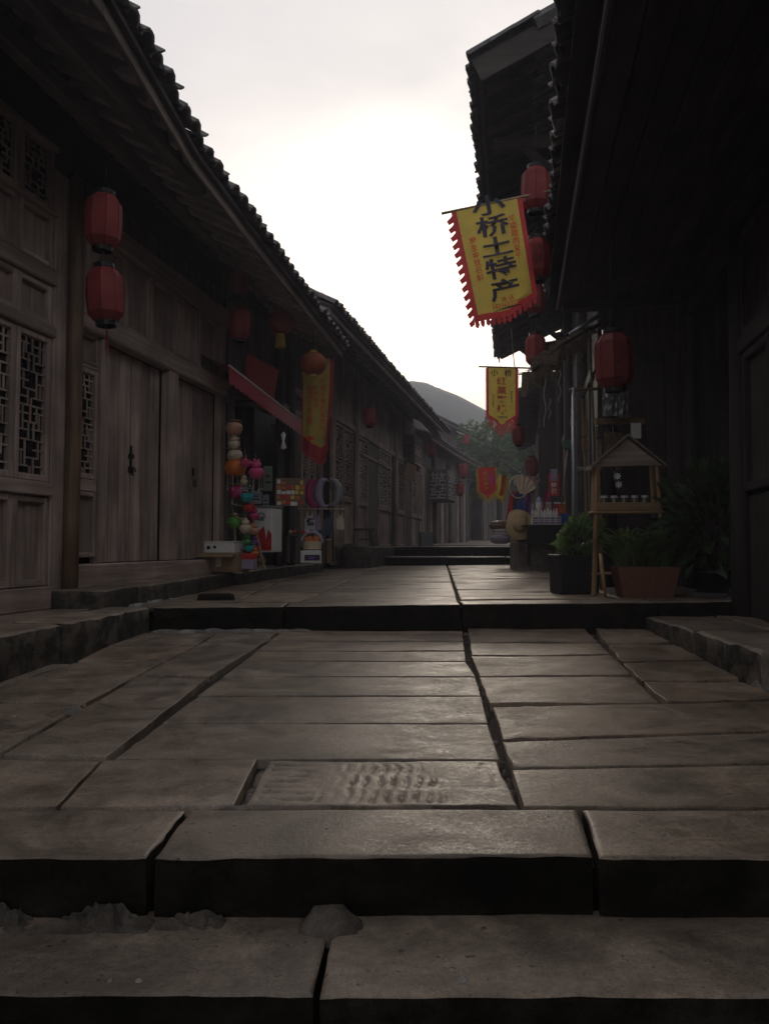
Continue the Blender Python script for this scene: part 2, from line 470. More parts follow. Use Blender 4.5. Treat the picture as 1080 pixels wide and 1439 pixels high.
def slab(name, parent, q, zf, th, mats, r=.0022, amp=.0016, wob=.0040, cell=.10, chisel=None, sag=0.0, sideface=()):
    """one paving stone: quad q = back-left, back-right, front-right, front-left (x, y)"""
    q = [Vector((p[0], p[1])) for p in q]
    cx = sum(p.x for p in q) / 4; cy = sum(p.y for p in q) / 4
    W_ = ((q[1] - q[0]).length + (q[2] - q[3]).length) / 2
    D_ = ((q[3] - q[0]).length + (q[2] - q[1]).length) / 2
    r = min(r, D_ * .12, W_ * .12)
    def params(Ln):
        n = max(1, int(round(Ln / cell)))
        e = [0, r / Ln, 2.2 * r / Ln, 4 * r / Ln]
        mid = [k / n for k in range(1, n) if 5 * r / Ln < k / n < 1 - 5 * r / Ln]
        return e + mid + [1 - a for a in e[::-1]]
    sv, tv = params(W_), params(D_)
    sd = rnd.uniform(0, 500)
    tx, ty = rnd.uniform(-amp, amp) * 1.2, rnd.uniform(-amp, amp) * 1.2
    vs = []
    for t in tv:
        for s in sv:
            p = (q[0] * (1 - s) + q[1] * s) * (1 - t) + (q[3] * (1 - s) + q[2] * s) * t
            es, et = min(s, 1 - s) * W_, min(t, 1 - t) * D_
            fs, ft = max(0, 1 - es / (6 * r)), max(0, 1 - et / (6 * r))
            kx = wob * (.35 + abs(fbm((p.x * 5 + sd, p.y * 5, 1.3), 3)) * 1.6)
            ky = wob * (.35 + abs(fbm((p.x * 5, p.y * 5 + sd, 7.7), 3)) * 1.6)
            p = p + Vector((kx * fs * (1 if s < .5 else -1), -ky * ft * (1 if t < .5 else -1)))
            e = min(es, et)
            drop = 0
            if e < 4 * r:
                k = 1 - e / (4 * r); drop = r * 1.2 * k * k * k * (1 + .8 * fbm((p.x * 9, p.y * 9, sd), 2))
            z = zf(p.x, p.y) - drop + amp * 1.6 * fbm((p.x * 2.2 + sd, p.y * 2.2, .5), 4) + tx * (s - .5) + ty * (t - .5)
            z += amp * .5 * fbm((p.x * 14, p.y * 14, sd), 3)
            if chisel: z += chisel(s, t, p)
            vs.append((p.x - cx, p.y - cy, z))
    nx, ny = len(sv), len(tv)
    fs_, mi = [], []
    for j in range(ny - 1):
        for i in range(nx - 1):
            a = j * nx + i
            fs_.append((a, a + 1, a + nx + 1, a + nx)); mi.append(0)
    ring = [i for i in range(nx)] + [j * nx + nx - 1 for j in range(1, ny)] + [(ny - 1) * nx + i for i in range(nx - 2, -1, -1)] + [j * nx for j in range(ny - 2, 0, -1)]
    side = ['b'] * (nx - 1) + ['r'] * (ny - 1) + ['f'] * (nx - 1) + ['l'] * (ny - 1)
    lay = [ring]
    nl = 1 if th < .09 else 4
    for l in range(1, nl + 1):
        o = len(vs)
        for i in ring:
            x, y, z = vs[i]
            w = 0 if nl == 1 else .010 * fbm((x * 7 + sd, y * 7 + l * .9, l * 1.7), 3)
            vs.append((x, y + w, z - th * l / nl))
        lay.append(list(range(o, o + len(ring))))
    for A, B in zip(lay, lay[1:]):
        for k in range(len(ring)):
            k2 = (k + 1) % len(ring)
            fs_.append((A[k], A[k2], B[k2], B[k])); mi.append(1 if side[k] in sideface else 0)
    zc = zf(cx, cy)
    me = bpy.data.meshes.new(name)
    me.from_pydata([(x, y, z - zc) for x, y, z in vs], [], fs_)
    bm = bmesh.new(); bm.from_mesh(me); bmesh.ops.recalc_face_normals(bm, faces=bm.faces); bm.to_mesh(me); bm.free()
    for m in (mats if isinstance(mats, (list, tuple)) else [mats]): me.materials.append(m)
    me.polygons.foreach_set('material_index', mi)
    me.polygons.foreach_set('use_smooth', [True] * len(me.polygons))
    me.set_sharp_from_angle(angle=R(50))
    return link(name, me, None, parent, (cx, cy, zc))

def sheet(name, pts, zf, n=1):
    m = MB(); m.add([(p[0], p[1], zf(p[0], p[1])) for p in pts], [tuple(range(len(pts)))])
    return struct(obj(name, m, MT['earth']))

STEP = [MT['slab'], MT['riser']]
Y1 = 1.854
# lowest treads (bottom of the picture)
low = sheet('lower_steps', [(-3, .9), (3, .9), (3, 1.9), (-3, 1.9)], lambda x, y: -1.06)
za = lambda x, y: -.876
def uz(u, v, z): p = PG(u, v, z); return p.x, p.y
x1, x2 = uz(465, 1300, -.876)[0], uz(443, 1400, -.876)[0]
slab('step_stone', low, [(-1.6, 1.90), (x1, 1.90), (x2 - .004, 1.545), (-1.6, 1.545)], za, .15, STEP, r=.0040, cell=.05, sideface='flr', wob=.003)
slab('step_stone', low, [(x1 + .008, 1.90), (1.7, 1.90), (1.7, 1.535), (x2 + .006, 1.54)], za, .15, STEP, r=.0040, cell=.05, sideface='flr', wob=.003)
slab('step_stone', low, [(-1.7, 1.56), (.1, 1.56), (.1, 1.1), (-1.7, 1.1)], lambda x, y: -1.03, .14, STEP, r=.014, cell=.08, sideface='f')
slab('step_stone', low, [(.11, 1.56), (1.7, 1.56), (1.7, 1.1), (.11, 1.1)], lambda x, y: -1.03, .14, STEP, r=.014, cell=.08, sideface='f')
# upper row of step stones with the dark riser
up = sheet('upper_step', [(-3, 1.95), (3, 1.95), (3, 2.25), (-3, 2.25)], lambda x, y: -.80)
zb = lambda x, y: -.736
ed = [(-2.3, -2.3), None, None, (2.3, 2.3)]
ed[1] = (uz(265, 1135, -.736)[0], uz(211, 1207, -.736)[0])
ed[2] = (uz(813, 1135, -.736)[0], uz(838, 1205, -.736)[0])
for (a, b), (c, d) in zip(ed, ed[1:]):
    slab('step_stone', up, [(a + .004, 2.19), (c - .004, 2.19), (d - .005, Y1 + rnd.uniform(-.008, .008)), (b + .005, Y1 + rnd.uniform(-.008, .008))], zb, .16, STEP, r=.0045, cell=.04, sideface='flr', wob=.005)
# ---- the sloping landing, stone by stone, traced joints laid on its plane
land = sheet('landing_paving', [(-3, 2.15), (3, 2.15), (3, 5.5), (-3, 5.5)], lambda x, y: z_land(x, y) - .034)
def pl(u, v):
    p = PG(u, v, LAND0, LANDS, LANDY); return (p.x, p.y)
def L(q, mat='slab', **k):
    k.setdefault('cell', .07)
    return slab('paving_stone', land, [pl(*p) for p in q], z_land, .075, MT[mat], **k)
def chis(s, t, p):
    # old pick marks: short level strokes on the left, upright strokes in curved rows on the right
    if not (.03 < s < .97 and .06 < t < .95): return 0
    n_ = fbm((p.x * 9, p.y * 9, 3.1), 3)
    n2 = fbm((p.x * 4, p.y * 4, 8.8), 2)
    if s < .24:
        f = (s * 4.4 + .25 * math.floor(t * 8)) % 1.0
        w = max(0, math.cos(t * 2 * math.pi * 8 + 1.2 * n_)) ** 1.5 * max(0, math.sin(math.pi * f)) ** .6
    else:
        r_ = t * 3.1 + .15 * math.sin(s * 8)
        f = r_ % 1.0
        xx = p.x + .030 * (f - .3) ** 2 + .013 * math.floor(r_) + .013 * n_
        w = max(0, math.cos(xx * 2 * math.pi / .040)) ** 1.6 * max(0, math.sin(math.pi * f)) ** .55
    w *= max(0, min(1, .9 + 2.6 * n2)) * (.45 + .8 * abs(noise.noise(Vector((p.x * 26, p.y * 14, 3))))) * (1 if s < .78 else .45)
    return -.011 * w
L([(-150, 1064), (141, 1069), (80, 1133), (-190, 1135)])
L([(146, 1068), (362, 1066), (330, 1131), (84, 1133)])
L([(377, 1069), (699, 1069), (727, 1131), (344, 1132)], 'slab', cell=.0075, chisel=chis, amp=.003)
L([(718, 1081), (1120, 1074), (1165, 1135), (734, 1133)])
L([(1124, 1073), (1500, 1066), (1500, 1135), (1169, 1135)])
L([(204, 889), (303, 890), (277, 905), (152, 907)])
L([(306, 889), (391, 887), (380, 896), (289, 900)])
L([(287, 902), (378, 898), (295, 950), (198, 948)])
L([(148, 909), (274, 907), (236, 927), (108, 930)], 'slab_brown')
L([(103, 932), (230, 929), (122, 986), (-60, 986)])
L([(-120, 935), (98, 933), (-64, 985), (-200, 985)])
L([(194, 951), (291, 953), (151, 1063), (3, 1061)])
L([(-90, 989), (118, 989), (-2, 1060), (-190, 1060)])
def RL(v):   # the crooked joint between the middle and right-hand columns
    k = [(880, 652), (947, 660), (952, 674), (990, 682), (1040, 696), (1066, 706), (1132, 727)]
    for (a, x), (b, y) in zip(k, k[1:]):
        if v <= b: return x + (y - x) * (v - a) / (b - a)
    return 727
def LL(v): return 385 + (v - 893) * (155 - 385) / (1068 - 893)
mv = [886, 891, 901, 915, 929, 951, 978, 1017, 1067]
for a, b in zip(mv, mv[1:]):
    o = rnd.uniform(-1, 1)
    L([(LL(a) + 4, a + .5), (RL(a) - 3, a + .5 + o * .4), (RL(b) - 3, b - .6), (LL(b) + 4, b - .6)], 'slab' if b > 930 else rnd.choice(['slab', 'slab_brown']), cell=.06)
R2 = lambda v: 822 + (v - 880) * (930 - 822) / (988 - 880)
rv = [882, 903, 921, 950, 989]
for a, b in zip(rv, rv[1:]):
    L([(RL(a) + 4, a + 1), (R2(a) - 4, a + .5), (R2(b) - 5, b - 1), (RL(b) + 5, b - .5)], 'slab_brown', amp=.0035, cell=.05)
def rough(s, t, p):
    return .016 * (abs(fbm((p.x * 11, p.y * 11, 2), 4)) - .2) * max(0, 1 - s / .3) if s > .02 else 0
L([(691, 993), (1110, 985), (1125, 1025), (706, 1039)], 'slab_brown', cell=.035, chisel=rough)
L([(705, 1042), (1128, 1028), (1145, 1071), (718, 1079)], cell=.04, chisel=lambda s, t, p: rough(s * 2.5, t, p))
L([(1114, 985), (1500, 980), (1500, 1066), (1149, 1070)])
rr = [(830, 881, 918, 880), (850, 906, 950, 903), (871, 931, 992, 927), (899, 958, 1043, 953), (934, 988, 1105, 981)]
for (a, av, b, bv), (c, cv, d, dv) in zip(rr, rr[1:]):
    L([(a + 3, av + 1), (b, bv + 1), (d - 2, dv - 1), (c + 1, cv - 1)], 'slab_brown', amp=.007, cell=.04, wob=.009)
# pale mortar patches and rubble
def blob(name, parent, c, rx, ry, h, mat, n=14, sd=0):
    m = MB(); vs = [(0, 0, h)]; fs = []
    for j, k in enumerate((.5, .85, 1.0)):
        for i in range(n):
            a = 2 * math.pi * i / n
            w = k * (1 + .35 * fbm((math.cos(a) * 1.6 + sd, math.sin(a) * 1.6, j * .3), 3))
            vs.append((rx * w * math.cos(a), ry * w * math.sin(a), h * (1 - k ** 2.2) + (h * .3 * fbm((i * .7 + sd, j, 1), 2) if k < 1 else -.012)))
    for i in range(n):
        fs.append((0, 1 + i, 1 + (i + 1) % n))
        for j in range(2):
            fs.append((1 + j * n + i, 1 + (j + 1) * n + i, 1 + (j + 1) * n + (i + 1) % n, 1 + j * n + (i + 1) % n))
    m.add(vs, fs)
    return obj(name, m, mat, parent, True, c)
def lp(u, v, dz=0): x, y = pl(u, v); return (x, y, z_land(x, y) + dz)
land_inv = land
blob('mortar_patch', land, lp(101, 997, -.002), .052, .058, .008, MT['mortar'], sd=2)
blob('mortar_patch', land, lp(20, 1007, -.002), .012, .02, .006, MT['mortar'], sd=3)
blob('mortar_patch', land, lp(330, 1130, -.03), .07, .02, .026, MT['rubble'], sd=5)
blob('mortar_patch', land, lp(365, 1085, -.034), .02, .08, .026, MT['rubble'], sd=6)
blob('mortar_patch', land, lp(714, 1110, -.034), .02, .10, .026, MT['rubble'], sd=8)
for i in range(46):
    k = rnd.random()
    if i < 16: u, v = RL(1132 - 250 * k), 1132 - 250 * k
    elif i < 28: u, v = LL(1060 - 160 * k), 1060 - 160 * k
    elif i < 36: u, v = 370 - 30 * k, 1070 + 60 * k
    else: u, v = R2(882 + 100 * k), 882 + 100 * k
    blob('pebble', land, lp(u + rnd.uniform(-2, 2), v, -.03), rnd.uniform(.008, .02), rnd.uniform(.008, .02), rnd.uniform(.008, .018), MT['rubble'], 7, i)
def ridge(name, c, ln, dp, h, sd, label):
    m = MB(); nu, nv = int(ln / .006), 18
    def f(a, b):
        x = (a - .5) * ln
        env = min(1, 6 * a, 6 * (1 - a)) * max(0, math.sin(math.pi * b)) ** .6
        z = h * env * max(0, .55 + 1.1 * fbm((x * 9 + sd, b * 1.3, sd), 4)) + .016 * fbm((x * 45, b * 6, sd), 4) * env
        return Vector((x, (b - .5) * dp * (1 + .4 * fbm((x * 6, sd, 2), 2)), z - .008))
    m.grid(f, nu, nv)
    return tag(obj(name, m, MT['old_mortar'], None, False, c), label, 'mortar')
rub = tag(blob('rubble_stone', None, (-.125, 1.80, -.886), .075, .042, .066, MT['old_mortar'], 22, 4), 'rounded rubble stone wedged under the dark step edge', 'stone')
ridge('mortar_ridge', (-.80, 1.815, -.877), .56, .085, .075, 3.3, 'long crumbly ridge of old mortar along the foot of the dark step')
ridge('mortar_lump', (-.45, 1.825, -.877), .17, .06, .050, 7.1, 'small lump of old mortar against the foot of the dark step')

# ---- second step and the upper street level
yS = 5.42
plat = sheet('upper_street_paving', [(-2.6, 5.5), (3.6, 5.5), (5, 14.1), (-1.2, 14.1)], lambda x, y: z_plat(x, y) - .03)
def pp(u, v):
    p = PG(u, v, -.415 - .0072 * 5.4, .0072, 0); return (p.x, p.y)
ke = [(pp(205, 853)[0], 0), (pp(398, 851)[0], 0), (pp(646, 848)[0], 0), (pp(905, 846)[0], 0), (3.4, 0)]
for i, ((a, _), (b, _)) in enumerate(zip(ke, ke[1:])):
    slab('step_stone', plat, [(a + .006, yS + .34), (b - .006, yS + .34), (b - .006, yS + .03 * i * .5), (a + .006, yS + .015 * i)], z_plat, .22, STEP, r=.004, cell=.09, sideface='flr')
bx('drain_block', MT['rubble'], plat, 2.00, 2.06, yS - .03, yS + .02, -.59, -.50)
lines = [((150, 850), (440, 797)), ((318, 850), (430, 797)), ((409, 850), (530, 797)), ((646, 850), (628, 797)), ((880, 850), (735, 797))]
def at_y(line, y):
    a, b = pp(*line[0]), pp(*line[1])
    k = (y - a[1]) / (b[1] - a[1])
    return a[0] + (b[0] - a[0]) * k
for ci in range(-1, 5):
    y = yS + .35 + (0 if ci in (2,) else rnd.uniform(0, .1))
    while y < 13.9:
        d = rnd.uniform(.36, .62) if ci != 1 else rnd.uniform(.8, 1.3)
        e = min(y + d, 13.98)
        if 13.98 - e < .2: e = 13.98
        def xl(yy):
            if ci < 0: return LW_0 + LW_S * yy - .05
            return at_y(lines[ci], yy)
        def xr(yy):
            if ci == 4: return 1.9 + RW_S * yy
            return at_y(lines[ci + 1], yy)
        o = rnd.uniform(-.02, .02)
        if xr(y) - xl(y) > .08 and xr(e) - xl(e) > .08:
            slab('paving_stone', plat, [(xl(e) + .008, e - .007), (xr(e) - .008, e - .007 + o), (xr(y) - .008, y + .004), (xl(y) + .008, y + .004)], z_plat, .05,
                 MT['slab_brown' if ci >= 3 or rnd.random() < .3 else 'slab'], r=.004, cell=.22, amp=.003 if ci < 3 else .006, wob=.004 if ci < 3 else .010)
        y = e
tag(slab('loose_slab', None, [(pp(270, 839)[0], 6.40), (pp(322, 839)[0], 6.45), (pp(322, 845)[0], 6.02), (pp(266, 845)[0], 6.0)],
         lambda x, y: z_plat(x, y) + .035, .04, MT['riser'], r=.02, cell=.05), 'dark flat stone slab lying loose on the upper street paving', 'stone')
# ---- far double step and the street beyond
far = sheet('far_steps', [(-1.6, 13.9), (4.6, 13.9), (5.2, 16.4), (-1.2, 16.4)], lambda x, y: -.30)
for (y0, zt, th, cuts) in ((14.0, -.195, .19, (-1.3, -.1, 1.05, 2.2, 3.6)), (14.9, -.012, .19, (-1.2, .5, 1.7, 2.6, 3.9))):
    for a, b in zip(cuts, cuts[1:]):
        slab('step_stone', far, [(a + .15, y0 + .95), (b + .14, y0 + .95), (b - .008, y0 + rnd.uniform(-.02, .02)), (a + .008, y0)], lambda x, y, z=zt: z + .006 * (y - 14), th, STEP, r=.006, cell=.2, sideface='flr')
fs_ = MB()
fs_.add([(-1.0, 15.8, -.04), (4.8, 15.8, -.04), (18, 70, .70), (8, 70, .70)], [(0, 1, 2, 3)])
struct(obj('far_street', fs_, MT['slab']))

# ---- left pavement with its mossy kerb (near), flush with the upper level
zk = lambda x, y: -.425
kA, kB = (-1.862, 3.71), (-1.64, 5.40)
def kx(y): return kA[0] + (kB[0] - kA[0]) * (y - kA[1]) / (kB[1] - kA[1])
lpv = sheet('left_pavement', [(-5, -4), (kx(-4) - .1, -4), (kx(5.4) - .1, 5.4), (-5, 5.4)], lambda x, y: -.47)
for a, b in ((-2.5, -.2), (-.2, 1.5), (1.5, 3.1), (3.1, 4.3), (4.3, 5.42)):
    slab('kerb_stone', lpv, [(kx(b) - .30, b - .006), (kx(b), b - .006), (kx(a), a + .006), (kx(a) - .30, a + .006)], zk, .30, [MT['slab'], MT['kerb']], r=.010, cell=.06, amp=.005, wob=.012, sideface='rf')
    for k in range(3):
        x0, x1_ = kx((a + b) / 2) - .31 - .55 * k, kx((a + b) / 2) - .31 - .55 * (k + 1)
        slab('paving_stone', lpv, [(x1_ + .008, b - .01), (x0 - .008, b - .01), (x0 - .008, a + .006), (x1_ + .008, a + .006)], lambda x, y: -.432, .04, MT['slab'], cell=.12)
# ---- house plinth (raised kerb) on the left, beyond the first post
hk = [(147, 829, -.300), (235, 818.5, -.290), (320, 806, -.280), (455, 790.5, -.245)]
hp = [PG(u, v, z) for u, v, z in hk]
plinth = struct(obj('left_plinth', MB().box(-.1, .1, 0, .1, -.1, 0), MT['kerb'], None, loc=(-2.3, 5.6, -.42)))
inner = lambda p: Vector((LW_0 + LW_S * p.y - .25, p.y + .05, p.z))
pts = [hp[0] + Vector((-.02, -.0, 0))]
seg = []
for a, b in zip(hp, hp[1:]):
    n = 2
    for i in range(n):
        seg.append((a.lerp(b, i / n), a.lerp(b, (i + 1) / n)))
for a, b in seg:
    zf = lambda x, y, a=a, b=b: a.z + (b.z - a.z) * (y - a.y) / (b.y - a.y)
    wa, wb = inner(a), inner(b)
    o = slab('kerb_stone', plinth, [(wb.x, b.y), (b.x, b.y - .006), (a.x, a.y + .006), (wa.x, a.y)], zf, .17, [MT['slab'], MT['kerb']], r=.006, cell=.12, amp=.004, wob=.006, sideface='rf')
    o.location = Vector(o.location) - Vector(plinth.location)
for i in range(26):
    k = rnd.random() ** 1.2; q = hp[0].lerp(hp[1], .35 + .7 * k)
    o = blob('pebble', plinth, Vector((q.x + rnd.uniform(.01, .05), q.y, z_plat(q.x, q.y) - .004)) - Vector(plinth.location), rnd.uniform(.012, .03), rnd.uniform(.02, .06), rnd.uniform(.006, .022), MT['mortar'], 11, i)
for i in range(9):
    blob('mortar_patch', plat, (-1.5 + i * .11 + rnd.uniform(-.03, .03), yS + .004, -.60), rnd.uniform(.10, .16), .03, rnd.uniform(.015, .03), MT['mortar'], 16, i)
# ---- right pavement block beside the landing
zr = lambda x, y: -.505 + .01 * (y - 4)
rpv = sheet('right_pavement', [(1.9, 3.75), (4, 3.75), (4, 5.45), (1.9, 5.45)], lambda x, y: -.58)
for a, b in ((3.72, 4.55), (4.55, 5.42)):
    slab('kerb_stone', rpv, [(2.32, b - .005), (3.3, b - .005), (3.3, a), (2.32, a)], zr, .2, MT['slab'], cell=.1, amp=.006)
    slab('kerb_stone', rpv, [(1.82, b - .005), (2.31, b - .005), (2.31, a), (1.80, a)], zr, .2, [MT['slab'], MT['kerb']], r=.010, cell=.06, amp=.006, wob=.014, sideface='l')
blob('mortar_patch', rpv, (2.0, 3.74, -.68), .25, .06, .13, MT['mortar'], 16, 3)

# ---- grit and litter on the near stones
gr = random.Random(21)
for i, (u, v, zf_) in enumerate([(650, 1378, -.876), (155, 1378, -.876), (195, 1378, -.876), (860, 1320, -.876), (932, 1350, -.876), (190, 1166, -.736), (330, 1160, -.736), (459, 1165, -.736), (930, 1172, -.736), (770, 1148, -.736), (600, 1152, -.736)]):
    p = PG(u, v, zf_)
    tag(blob('grit', None, (p.x, p.y, zf_ - .001), gr.uniform(.005, .010) if i else .017, gr.uniform(.006, .012) if i else .017, .004, MT['mortar'], 8, i),
        ('pale round blot of dried mortar on the lowest tread' if i == 0 else 'tiny pale chip of grit lying on the near step stones'), 'grit', None if i == 0 else 'grit on the near steps')
# ================================================================== HOUSES
class Frame:
    """local x runs up the street along a facade, y points left of it, z up; facade plane is y = 0"""
    def __init__(s, ox, oy, base, slope, name, label, cat='house'):
        s.a = math.atan(slope)
        s.O = Vector((ox, oy, base)); s.b = base
        s.X = Vector((math.sin(s.a), math.cos(s.a), 0)); s.Y = Vector((-math.cos(s.a), math.sin(s.a), 0))
        s.t = thing(name, label, cat, s.O, math.pi / 2 - s.a)
    def wl(s, u, v, y=0.0):
        a, b = ray(u, v)
        d = (y + s.O.dot(s.Y)) / (a * s.Y.x + s.Y.y)
        p = Vector((a * d, d, b * d)) - s.O
        return p.dot(s.X), p.z
    def loc(s, p):
        p = Vector(p) - s.O
        return p.dot(s.X), p.dot(s.Y), p.z
    def S(s, u, y=0.0): return s.wl(u, 700, y)[0]
    def Z(s, u, v, y=0.0): return s.wl(u, v, y)[1]

def lerp_pts(pts, x):
    for a, b in zip(pts, pts[1:]):
        if x <= b[0]:
            break
    k = (x - a[0]) / (b[0] - a[0])
    return a[1] + (b[1] - a[1]) * k, a[2] + (b[2] - a[2]) * k

def tile_mesh(name, r, ln, th=.012, arch=1, n=6, span=math.pi):
    m = MB(); vs = []; fs = []
    for e, y in enumerate((0, ln)):
        rr = r * (1.0 if e == 0 else .86)
        for k in range(n + 1):
            an = (math.pi - span) / 2 + span * k / n
            for q in (rr, rr - th):
                vs.append((q * math.cos(an), y, arch * (q * math.sin(an) - (0 if arch > 0 else rr * .8))))
    w = 2 * (n + 1)
    for k in range(n):
        a = 2 * k
        fs += [(a, a + 2, w + a + 2, w + a), (a + 1, w + a + 1, w + a + 3, a + 3), (a, a + 1, a + 3, a + 2), (w + a, w + a + 2, w + a + 3, w + a + 1)]
    fs += [(0, w, w + 1, 1), (2 * n, 2 * n + 1, w + 2 * n + 1, w + 2 * n)]
    m.add(vs, fs)
    me = m.mesh(name); return me
T_COVER = tile_mesh('cover_tile', .062, .24)
T_COVER.materials.append(MT['tile'])
T_PAN = tile_mesh('pan_tile', .085, .26, arch=-1, span=2.2)
T_PAN.materials.append(MT['tile'])
T_END = tile_mesh('eave_tile', .066, .25, th=.018)
T_END.materials.append(MT['tile'])
_e = MB(); _e.lathe([(.0, -.004), (.058, -.004), (.058, .014), (.0, .014)], 12)
_e = _e.mesh('tile_end_disc'); _e.materials.append(MT['tile'])
T_LIME = tile_mesh('eave_tile_pale', .066, .25, th=.018)
T_LIME.materials.append(MT['tile_pale'])

def roof(fr, pts, sg, slope, depth, x0, x1, spacing=.16, courses=4, rafters=None, fascia=True, tiles_from=None, lime=0.0, deck_mat='soot', fascia_mat='fascia', thick=.035, rafter_mat='rafter'):
    """pts: eave line (x, out, z local) ; sg: -1 street at -y, +1 street at +y"""
    t = fr.t
    xs = sorted({x0, x1} | {p[0] for p in pts if x0 < p[0] < x1})
    m = MB()
    def E(x): return lerp_pts(pts, x)
    for i, x in enumerate(xs):
        o, z = E(x)
        zr = z + slope * (o + depth)
        m.v += [(x, sg * o, z), (x, -sg * depth, zr), (x, -sg * (2 * depth + o), z),
                (x, sg * o, z + thick), (x, -sg * depth, zr + thick), (x, -sg * (2 * depth + o), z + thick)]
        if i:
            a, b = (i - 1) * 6, i * 6
            for p, q in ((0, 1), (1, 2), (4, 3), (5, 4), (3, 0), (2, 5)):
                m.f.append((a + p, a + q, b + q, b + p))
    n = (len(xs) - 1) * 6
    for k in (0, n):
        m.f += [(k, k + 1, k + 4, k + 3), (k + 1, k + 2, k + 5, k + 4)]
    rf = obj('roof', m, MT[deck_mat], t)
    # visible tile courses along the eave, then one corrugated field up to the ridge
    an = math.atan(slope)
    x = tiles_from if tiles_from is not None else x0
    k = 0
    ca, sa = math.cos(an), math.sin(an)
    rz = 0 if sg < 0 else math.pi
    field = MB()
    while x < x1 - .03:
        o, z = E(x)
        o += rnd.uniform(-.018, .018)
        for c in range(courses):
            r0 = .20 * c - .045 + rnd.uniform(-.012, .012)
            yy, zz = o - r0 * ca, z + thick + .022 + r0 * sa
            me = (T_LIME if rnd.random() < lime else T_END) if c == 0 else T_COVER
            link('tile', me, None, rf, (x + rnd.uniform(-.008, .008), sg * yy, zz + rnd.uniform(-.006, .006)), (an + R(4) + rnd.uniform(-.03, .03), rnd.uniform(-.06, .06), rz + rnd.uniform(-.07, .07)))
            if c < 2:
                link('tile', T_PAN, None, rf, (x + spacing / 2, sg * (yy + .015), zz + .02), (an + R(4) + rnd.uniform(-.03, .03), 0, rz + rnd.uniform(-.05, .05)))
        r0 = .20 * courses - .06
        p0 = (x, sg * (o - r0 * ca), z + thick + r0 * sa)
        p1 = (x, -sg * depth, z + thick + slope * (o + depth))
        field.tube([p0, p1], .075, 6, True)
        x += spacing * rnd.uniform(.97, 1.03); k += 1
    f_ = stuff(obj('upper_tiles', field, MT['tile'], rf))
    rg = MB(); o0, z0 = E(x0); o1, z1 = E(x1)
    rg.bar((x0, -sg * depth, z0 + slope * (o0 + depth) + .10), (x1, -sg * depth, z1 + slope * (o1 + depth) + .10), .16, .22)
    obj('ridge', rg, MT['tile'], rf)
    if fascia:
        for a, b in zip(xs, xs[1:]):
            oa, za_ = E(a); ob, zb_ = E(b)
            obj('fascia_board', MB().bar((a, sg * (oa - .05), za_ - .035), (b, sg * (ob - .05), zb_ - .035), .025, .085, ch=.004), MT[fascia_mat], rf)
    if rafters:
        x = x0 + .1; sp, w, h, ln = rafters
        while x < x1 - .05:
            o, z = E(x)
            obj('rafter', MB().bar((x, sg * (o - .08), z - h / 2 + .08 * slope - .004), (x, sg * (o - .08 - ln), z - h / 2 + (.08 + ln) * slope - .004), w, h, ch=.006), MT[rafter_mat], rf)
            x += sp * rnd.uniform(.95, 1.05)
    return rf

def lattice_bars(w, h, bw, halves=2):
    """stepped-rectangle lattice, bars in window space (0..w, 0..h)"""
    hb = [(.5, 0, .55), (.12, .0, .42), (.12, .62, 1), (.24, .30, .80), (.34, .0, .30), (.36, .62, 1), (.64, .0, .42), (.66, .55, 1), (.76, .2, .72), (.88, .0, .48), (.90, .62, 1), (.50, .62, 1)]
    vb = [(.30, .12, .5), (.62, .0, .24), (.80, .24, .5), (.42, .5, .76), (.20, .64, 1), (.62, .5, .76), (.72, .76, 1), (.48, .76, 1), (.50, 0, .12), (.16, .12, .34), (.82, .66, .9)]
    m = MB()
    for k in range(halves):
        for z, a, b in hb:
            if k % 2: a, b = 1 - b, 1 - a
            z_ = (z + k) / halves * h
            m.box(a * w, b * w, -.006, .006, z_ - bw / 2, z_ + bw / 2)
        for x, a, b in vb:
            if k % 2: x = 1 - x
            m.box(x * w - bw / 2, x * w + bw / 2, -.005, .005, (a + k) / halves * h, (b + k) / halves * h)
        m.box(0, w, -.006, .006, k / halves * h - bw / 2, k / halves * h + bw / 2)
    return m
def window(t, sg, x0, x1, z0, z1, fr=.045, bw=.013, halves=2, proud=.03, mat='wood_v', label=None):
    """frame ring + lattice + dark pane"""
    m = MB()
    yo, yi = sg * proud, -sg * .02
    m.box(x0, x0 + fr, yo, yi, z0, z1, .005); m.box(x1 - fr, x1, yo, yi, z0, z1, .005)
    m.box(x0 + fr, x1 - fr, yo, yi, z0, z0 + fr, .005); m.box(x0 + fr, x1 - fr, yo, yi, z1 - fr, z1, .005)
    w = obj('window', m, MT[mat], t)
    lb = lattice_bars(x1 - x0 - 2 * fr, z1 - z0 - 2 * fr, bw, halves)
    obj('lattice', lb, MT[mat], w, loc=(x0 + fr, sg * .006, z0 + fr))
    obj('pane', MB().box(x0 + fr, x1 - fr, -sg * .012, -sg * .018, z0 + fr, z1 - fr), MT['glass'], w)
    return w
def panel(t, sg, x0, x1, z0, z1, fr=.05, mat='wood_v', rec=.040, proud=.030):
    """framed board: stiles and rails proud, board recessed"""
    yo, yi = sg * proud, -sg * .02
    for a, b in ((x0, x0 + fr), (x1 - fr, x1)):
        if fr > 0: bx('stile', MT['wood_v' if mat == 'wood_v' else mat], t, a, b, yo, yi, z0, z1)
    if fr > 0:
        for a, b in ((z0, z0 + fr), (z1 - fr, z1)):
            bx('rail', MT['wood_h' if mat == 'wood_v' else mat], t, x0 + fr, x1 - fr, yo - sg * .001, yi, a, b)
    bx('panel', MT[mat], t, x0 + fr - .004, x1 - fr + .004, yo - sg * rec, yi - sg * .008, z0 + fr - .004, z1 - fr + .004, .004)
